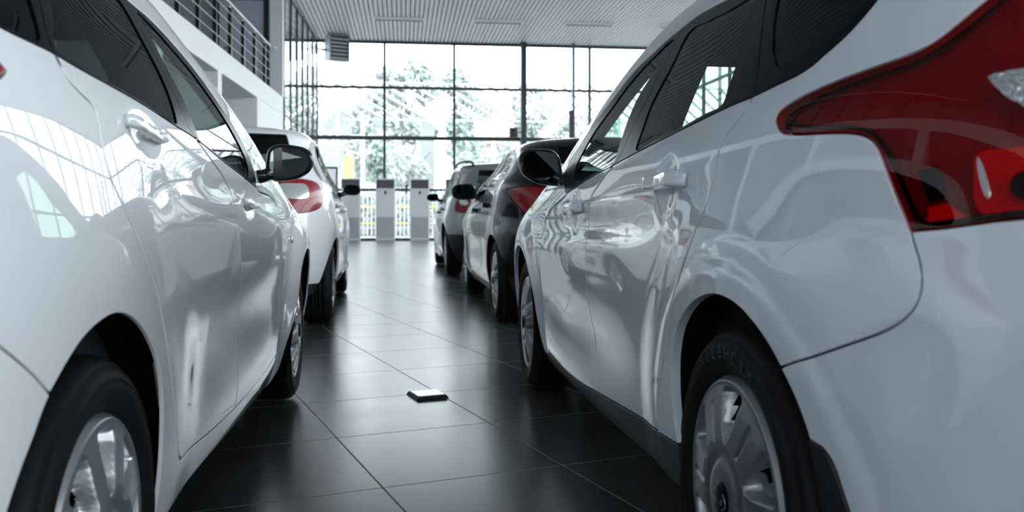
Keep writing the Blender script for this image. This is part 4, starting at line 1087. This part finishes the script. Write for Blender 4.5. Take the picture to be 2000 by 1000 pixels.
# ---- fittings
gl = 0
names = {24.7: 'long', 17.2: '', 9.7: '', 2.2: ''}
row_lab = ['leftmost', 'second from left', 'third from left', 'rightmost']
for j, y in enumerate((24.7, 17.4, 10.1, 2.8)):
    for i, x in enumerate((-.8, 1.95, 4.57, 7.3)):
        r = empty('ceiling_light', (x + .69, y, ZC))
        lab = ('long grey ceiling light strip near the back window, ' + ['first from the fan heater', 'second from the fan heater', 'third from the fan heater', 'partly behind the right car roof'][i]) if j == 0 else \
            'slim ceiling light strip in the slatted ceiling, ' + ['', 'one row in front of the back row', 'two rows in front of the back row', 'above the two near cars'][j]
        tag(r, lab, 'ceiling light', 'ceiling light strips' if j == 0 else ['', 'second row of ceiling lights', 'third row of ceiling lights', 'front row of ceiling lights'][j])
        mb = MB(); mb.box(-.69, .69, -.09, .09, -.07, .01); mb.build('housing', ME['lightbody'], r, bevel=.008)
        mb = MB(); mb.box(-.66, .66, -.07, .07, -.078, -.06); mb.build('louvre', ME['lightslot'], r)

def ac_unit(x, lab):
    r = empty('air_conditioner', (x, YB - .62, 0)); tag(r, lab, 'air conditioner', 'floor standing air conditioners')
    mb = MB(); mb.box(-.29, .29, -.16, .16, .04, 1.93); mb.build('casing', ME['acw'], r, bevel=.02)
    mb = MB(); mb.box(-.29, .29, -.15, .15, 0, .05); mb.build('base', ME['acl'], r)
    mb = MB(); mb.box(-.265, .265, -.172, -.15, .10, .74); mb.build('lower_panel', ME['acl'], r, bevel=.006)
    mb = MB(); mb.box(-.265, .265, -.172, -.15, .76, 1.60); mb.build('front_panel', ME['acw'], r, bevel=.006)
    mb = MB(); mb.box(-.265, .265, -.166, -.15, 1.63, 1.89)
    for k in range(8): z = 1.645 + k * .032; mb.box(-.26, .26, -.175, -.16, z, z + .012)
    mb.build('outlet_grille', ME['acg'], r)
    mb = MB(); mb.prism([(-.035, 1.55), (.035, 1.55), (.03, 1.46), (0, 1.43), (-.03, 1.46)], .008, lambda u, v, w: (u, -.172 - w, v)); mb.build('display', ME['acd'], r)
for x, lab in ((-1.60, 'tall grey air conditioner by the back window, half hidden behind a black car mirror'), (-.55, 'tall grey air conditioner by the back window, left of the two fully in view'),
               (.50, 'tall grey air conditioner by the back window, right of the two fully in view'), (1.58, 'tall grey air conditioner by the back window, mostly hidden behind the silver car')): ac_unit(x, lab)

r = empty('fan_heater', (-2.03, 27.3, 5.86)); tag(r, 'dark grey fan heater with pale louvres hung near the ceiling at the back left', 'heater')
r.rotation_euler = (0, 0, math.radians(24))
mb = MB(); mb.prism([(-.30, -.33), (-.30, .33), (-.14, .38), (.10, .38), (.10, -.38), (-.14, -.38)], .58, lambda u, v, w: (-.30 + w, -u - .10, v)); mb.build('casing', ME['heat'], r, bevel=.015)
mb = MB(); mb.box(-.27, .27, -.225, -.19, -.34, .34); mb.build('grille_back', ME['heatd'], r)
for k in range(6):
    z = -.33 + k * .115; mb = MB(); mb.add([(-.28, -.21, z + .06), (.28, -.21, z + .06), (.28, -.30, z), (-.28, -.30, z), (-.28, -.20, z + .045), (.28, -.20, z + .045), (.28, -.29, z - .015), (-.28, -.29, z - .015)],
        [(0, 1, 2, 3), (7, 6, 5, 4), (0, 4, 5, 1), (1, 5, 6, 2), (2, 6, 7, 3), (3, 7, 4, 0)]); mb.build('louvre', ME['heatl'], r)
mb = MB()
mb.box(-.31, -.28, -.32, -.10, -.38, .38); mb.box(.28, .31, -.32, -.10, -.38, .38); mb.box(-.31, .31, -.32, -.10, .36, .39); mb.box(-.31, .31, -.32, -.10, -.40, -.36); mb.build('front_rim', ME['heat'], r)
mb = MB(); mb.tube([(-.30, .05, -.05), (-.50, .06, -.05), (-.66, .05, -.02)], .028, 10); mb.tube([(-.62, .05, .12), (-.62, .05, -.2)], .03, 8); mb.build('bracket', ME['heat'], r)

r = empty('wall_mounted_speaker', (3.46, YB - .30, 3.285)); tag(r, 'small black speaker box fixed to the thick dark column at the back window', 'speaker')
mb = MB(); mb.tube([(.10, .02, .14), (.25, .02, .14)], .02, 8); mb.build('bracket', ME['frame'], r)
mb = MB(); mb.box(-.12, .12, -.12, .10, 0, .28); mb.build('cabinet', ME['box'], r, bevel=.012)
mb = MB(); mb.lathe([(0, -.126), (.07, -.124), (.085, -.12)], 24); o = mb.build('driver_cone', M['plastic'], r); o.location = (0, 0, .15)
r = empty('riser_pipe', (5.37, YB - .35, 0)); tag(r, 'grey riser pipe with a dark lower casing standing at the back window', 'pipe')
mb = MB(); mb.tube([(0.02, 0, 0), (0.02, 0, 3), (0.02, 0, ZC)], .05, 14); mb.build('pipe', ME['heat'], r)
mb = MB(); mb.box(-.13, .05, -.10, .06, 2.4, 4.15); mb.build('casing', ME['frame'], r, bevel=.02)
mb = MB(); mb.tube([(-.22, 0, 4.6), (.14, 0, 4.6)], .02, 8); mb.tube([(-.2, 0, 4.35), (-.2, 0, 4.75)], .014, 8); mb.build('valve', ME['heat'], r)
r = empty('poster_stand', (-2.25, 26.9, 0)); tag(r, 'black framed white notice stand half hidden behind the second left car', 'stand')
mb = MB(); mb.box(-.30, -.25, -.03, .03, .02, 2.25); mb.box(.25, .30, -.03, .03, .02, 2.25); mb.box(-.30, .30, -.03, .03, 2.20, 2.25); mb.box(-.30, .30, -.03, .03, .25, .30); mb.build('frame', ME['post'], r)
mb = MB(); mb.box(-.25, .25, -.008, .008, .30, 2.20); mb.build('notice', ME['paper'], r)
mb = MB(); mb.box(-.35, .35, -.2, .2, 0, .03); mb.build('base', ME['post'], r)
r = empty('floor_socket', (.108, 4.03, 0), math.radians(16.5)); tag(r, 'small square steel floor socket with dark rim on the grey tiles', 'floor socket')
mb = MB(); mb.prism([(-.077, 0), (.077, 0), (.066, .014), (-.066, .014)], .154, lambda u, v, w: (u, w - .077, v)); mb.build('rim', M['plastic'], r, bevel=.002)
mb = MB(); mb.box(-.062, .062, -.062, .062, .010, .016); mb.build('cover_plate', ME['plate'], r, bevel=.0015)
mb = MB(); mb.box(-.02, .02, -.052, -.046, .0155, .0165); mb.build('finger_slot', ME['steelp'], r)

# ---- outside, beyond the glass
rnd = random.Random(3)
leafm = [mat('leaf_haze_pale', (.42, .48, .45), .8), mat('leaf_haze_green', (.35, .43, .39), .8)]  # pale veil of haze over the greenery put into the leaf colours
bark = mat('bark', (.20, .18, .16), .9); whitem = mat('white_steel', (.62, .64, .64), .5)
def tree(x, y, h, w, lab, low=.25, mi=0, n=4200):
    r = empty('tree', (x, y, -.05)); tag(r, lab, 'tree', 'trees beyond the glass')
    mb = MB(); mb.tube([(0, 0, 0), (.05, 0, h * .35), (-.05, .05, h * .75)], [h * .03, h * .022, h * .008], 8)
    for k in range(6):
        a = k * 1.05; mb.tube([(0, 0, h * (.3 + .07 * k)), (math.cos(a) * w * .3, math.sin(a) * w * .3, h * (.45 + .07 * k))], [h * .01, h * .004], 6)
    mb.build('trunk', bark, r)
    mb = MB(); clumps = []
    for k in range(24):
        a = rnd.random() * 2 * PI; z = low + (1 - low) * rnd.random(); rr = w * .5 * math.sin(PI * min(1, .18 + .82 * (1 - abs(2 * (z - low) / (1 - low) - .9)))) * rnd.random() ** .5
        clumps.append((math.cos(a) * rr, math.sin(a) * rr, z * h * .93, w * (.13 + .10 * rnd.random())))
    for k in range(n):
        cx, cy, cz, cr = clumps[k % 24]
        d = Vector((rnd.gauss(0, 1), rnd.gauss(0, 1), rnd.gauss(0, .8))).normalized() * cr * rnd.random() ** .4
        s = .16 + .18 * rnd.random(); u = Vector((rnd.gauss(0, 1), rnd.gauss(0, 1), rnd.gauss(0, 1))).normalized() * s; v = u.orthogonal().normalized() * s
        p = Vector((cx, cy, cz)) + d
        mb.add([p - u, p - v * .5, p + u, p + v * .5], [(0, 1, 2, 3)])
    o = mb.build('foliage', leafm[mi], r, fix=False)
tree(.2, 58, 11.0, 5.2, 'tall pale tree behind the slatted canopy, above the two fully visible air conditioners', .3, 0)
tree(4.1, 68, 12.6, 4.8, 'tall pale tree behind the slatted canopy, just above the silver car roof', .3, 1)
tree(-2.0, 50.5, 8.6, 3.0, 'slender pale tree behind the canopy, beside the yellow kiosk', .25, 0, 1600)
tree(8.9, 62, 10.6, 3.4, 'loose tree just right of the thick dark column', .35, 0, 1500)
tree(12.6, 60, 9.0, 4.0, 'low tree just right of the riser pipe at the back window', .3, 1, 1800)
tree(-1.7, 47.4, 5.2, 2.9, 'bushy low tree outside, above the left air conditioners', .05, 1, 2200)
tree(5.0, 51, 5.6, 4.2, 'leafy low tree left of the thick dark column, above the black car', .05, 1, 2400)
tree(-6.9, 55, 8.5, 5.0, 'pale tree far left, seen through the side glazing', .2, 0, 1500)
r = empty('slatted_canopy', (4.0, 44, 0)); tag(r, 'white slatted canopy roof outside, its sloping slats crossing the back windows', 'canopy')
mb = MB()
for k in range(30):
    x = -9.5 + k * .72
    mb.tube([(x, -2.2, 7.05), (x + 3.0, .8, 5.65)], .085, 4)
mb.build('slat', whitem, r)
mb = MB(); mb.tube([(-9, -2.2, 6.98), (13.5, -2.2, 6.98)], .05, 6); mb.tube([(-7, .8, 5.58), (15, .8, 5.58)], .05, 6); mb.build('beam', whitem, r)
for x in (-6.0, 0.5, 7.0, 13.0):
    mb = MB(); mb.tube([(x, .3, 0), (x, .3, 5.8)], .09, 8); mb.build('post', whitem, r)
r = empty('lattice_mast', (-3.78, 46.2, 0)); tag(r, 'white steel lattice mast outside near the left end of the back window', 'mast')
mb = MB()
for sx, sy in ((-1, -1), (1, -1), (1, 1), (-1, 1)): mb.tube([(sx * .55, sy * .55, 0), (sx * .3, sy * .3, 9.8)], .05, 6)
for k in range(9):
    z0, z1 = k * 1.08, (k + 1) * 1.08; w0, w1_ = .55 - .25 * z0 / 9.8, .55 - .25 * z1 / 9.8
    for a, b in (((-1, -1), (1, -1)), ((1, -1), (1, 1)), ((1, 1), (-1, 1)), ((-1, 1), (-1, -1))):
        mb.tube([(a[0] * w0, a[1] * w0, z0), (b[0] * w1_, b[1] * w1_, z1)], .03, 5); mb.tube([(b[0] * w0, b[1] * w0, z0), (a[0] * w1_, a[1] * w1_, z1)], .03, 5)
mb.build('lattice', whitem, r)
mb = MB()
for a in (20, 65, 110, 155): c_, s_ = math.cos(math.radians(a)), math.sin(math.radians(a)); mb.tube([(-2.0 * c_, -.6, 4.3 - 1.1 * s_), (2.0 * c_, -.6, 4.3 + 1.1 * s_)], .05, 6)
mb.build('stay', whitem, r)
r = empty('picket_fence', (0, 33, 0)); tag(r, 'white picket fence outside behind the air conditioners', 'fence')
mb = MB()
for k in range(150): x = -9 + k * .15; mb.box(x, x + .065, -.02, .02, .05, 1.85)
mb.build('picket', whitem, r)
for z in (.3, 1.5): mb = MB(); mb.box(-9, 13.5, .02, .06, z, z + .07); mb.build('rail', whitem, r)
r = empty('hedge', (0, 37.4, 0)); tag(r, 'long clipped green hedge behind the white picket fence', 'hedge')
mb = MB(); mb.box(-9, 13.5, -.25, .45, 0, 1.55); mb.build('branches', bark, r)
mb = MB()
for k in range(5200):
    q = Vector((-9 + 22.5 * rnd.random(), -.30 - .12 * rnd.random(), 1.75 * rnd.random())); u = Vector((rnd.gauss(0, 1), rnd.gauss(0, .4), rnd.gauss(0, 1))).normalized() * (.06 + .06 * rnd.random()); v = Vector((-u.z, .3 * u.y, u.x))
    mb.add([q - u, q - v * .6, q + u, q + v * .6], [(0, 1, 2, 3)])
o = mb.build('foliage', leafm[1], r, fix=False)
yel = mat('yellow_paint', (.50, .34, .04), .5); pyel = mat('pale_yellow', (.42, .34, .13), .6)
r = empty('yellow_barrier', (.8, 36, 0)); tag(r, 'yellow tubular barrier seen between the white pickets', 'barrier')
for x in (-3.0, -1.5, 0, 1.5, 3.0): mb = MB(); mb.tube([(x, 0, 0), (x, 0, 1.15)], .05, 8); mb.build('post', yel, r)
for z in (.45, 1.1): mb = MB(); mb.tube([(-3, 0, z), (3, 0, z)], .05, 8); mb.build('rail', yel, r)
r = empty('yellow_kiosk', (-2.4, 40, 0)); tag(r, 'pale yellow kiosk tower outside, left of the left air conditioners', 'kiosk')
mb = MB(); mb.box(-.21, .21, -.3, .3, 0, 3.35); mb.build('body', pyel, r); mb = MB(); mb.add([(-.23, -.32, 3.35), (.23, -.32, 3.35), (.23, .32, 3.35), (-.23, .32, 3.35), (0, 0, 3.72)], [(0, 1, 4), (1, 2, 4), (2, 3, 4), (3, 0, 4), (3, 2, 1, 0)]); mb.build('roof', pyel, r)
r = empty('white_shed', (-2.2, 38, 0)); tag(r, 'low white shed with a sloping roof outside beside the yellow kiosk', 'shed')
mb = MB(); mb.prism([(-1.3, 0), (2.2, 0), (2.2, 1.75), (1.0, 2.15), (-1.3, 2.6)], 1.2, lambda u, v, w: (u, w, v)); mb.build('body', whitem, r)
r = empty('building', (10.5, 80, 0)); tag(r, 'pale pink house with an arched window outside, behind the canopy', 'building')
pk = mat('pink_render', (.40, .31, .28), .8)
mb = MB(); mb.box(-5, 3.5, 0, 8, 0, 7.2); mb.build('wall', pk, r)
mb = MB(); mb.add([(-5.4, -.4, 7.2), (3.9, -.4, 7.2), (3.9, 8.4, 7.2), (-5.4, 8.4, 7.2), (-.7, 4, 9.6)], [(0, 1, 4), (1, 2, 4), (2, 3, 4), (3, 0, 4)]); mb.build('roof', mat('roof_tile', (.30, .20, .17), .8), r)
mb = MB(); mb.prism([(-.6, 3.4), (.6, 3.4), (.6, 5.2)] + [(.6 * math.cos(a), 5.2 + .6 * math.sin(a)) for a in np.linspace(0, PI, 9)] + [(-.6, 5.2)], .08, lambda u, v, w: (u - .5, -.04 - w + .06, v)); mb.build('window', mat('window_blue', (.14, .20, .24), .2), r)
r = empty('building', (-6.5, 86, 0)); tag(r, 'long pale grey hall building far outside behind the trees', 'building')
mb = MB(); mb.box(-16, 9.5, 0, 10, 0, 9.0); mb.build('wall', mat('pale_render', (.25, .285, .28), .8), r)
mb = MB(); mb.prism([(-16.5, 9.0), (10, 9.0), (8, 10.6), (-14, 10.6)], 10, lambda u, v, w: (u, w, v)); mb.build('roof', mat('pale_roof', (.22, .25, .25), .7), r)

# ------------------------------------------------------------------ light and camera
w = bpy.data.worlds.new('sky'); SC.world = w; w.use_nodes = True
bg = w.node_tree.nodes['Background']; bg.inputs[0].default_value = (.885, .945, 1.0, 1); bg.inputs[1].default_value = 6.2
cam = bpy.data.cameras.new('camera'); co = bpy.data.objects.new('camera', cam); COL.objects.link(co)
co.location = (0, 0, .825); co.rotation_euler = (PI / 2, 0, -math.atan(212 / 1725))
cam.sensor_fit = 'HORIZONTAL'; cam.sensor_width = 36; cam.lens = 36 * 1725 / 2000; cam.shift_y = -81 / 2000; cam.clip_start = .05; cam.clip_end = 400
cam.dof.use_dof = True; cam.dof.focus_distance = 2.6; cam.dof.aperture_fstop = 4.5
SC.camera = co
vs = SC.view_settings; SC.display_settings.display_device = 'sRGB'
vs.view_transform = 'Standard'; vs.look = 'None'; vs.gamma = 1; vs.exposure = 0.0; vs.use_curve_mapping = False
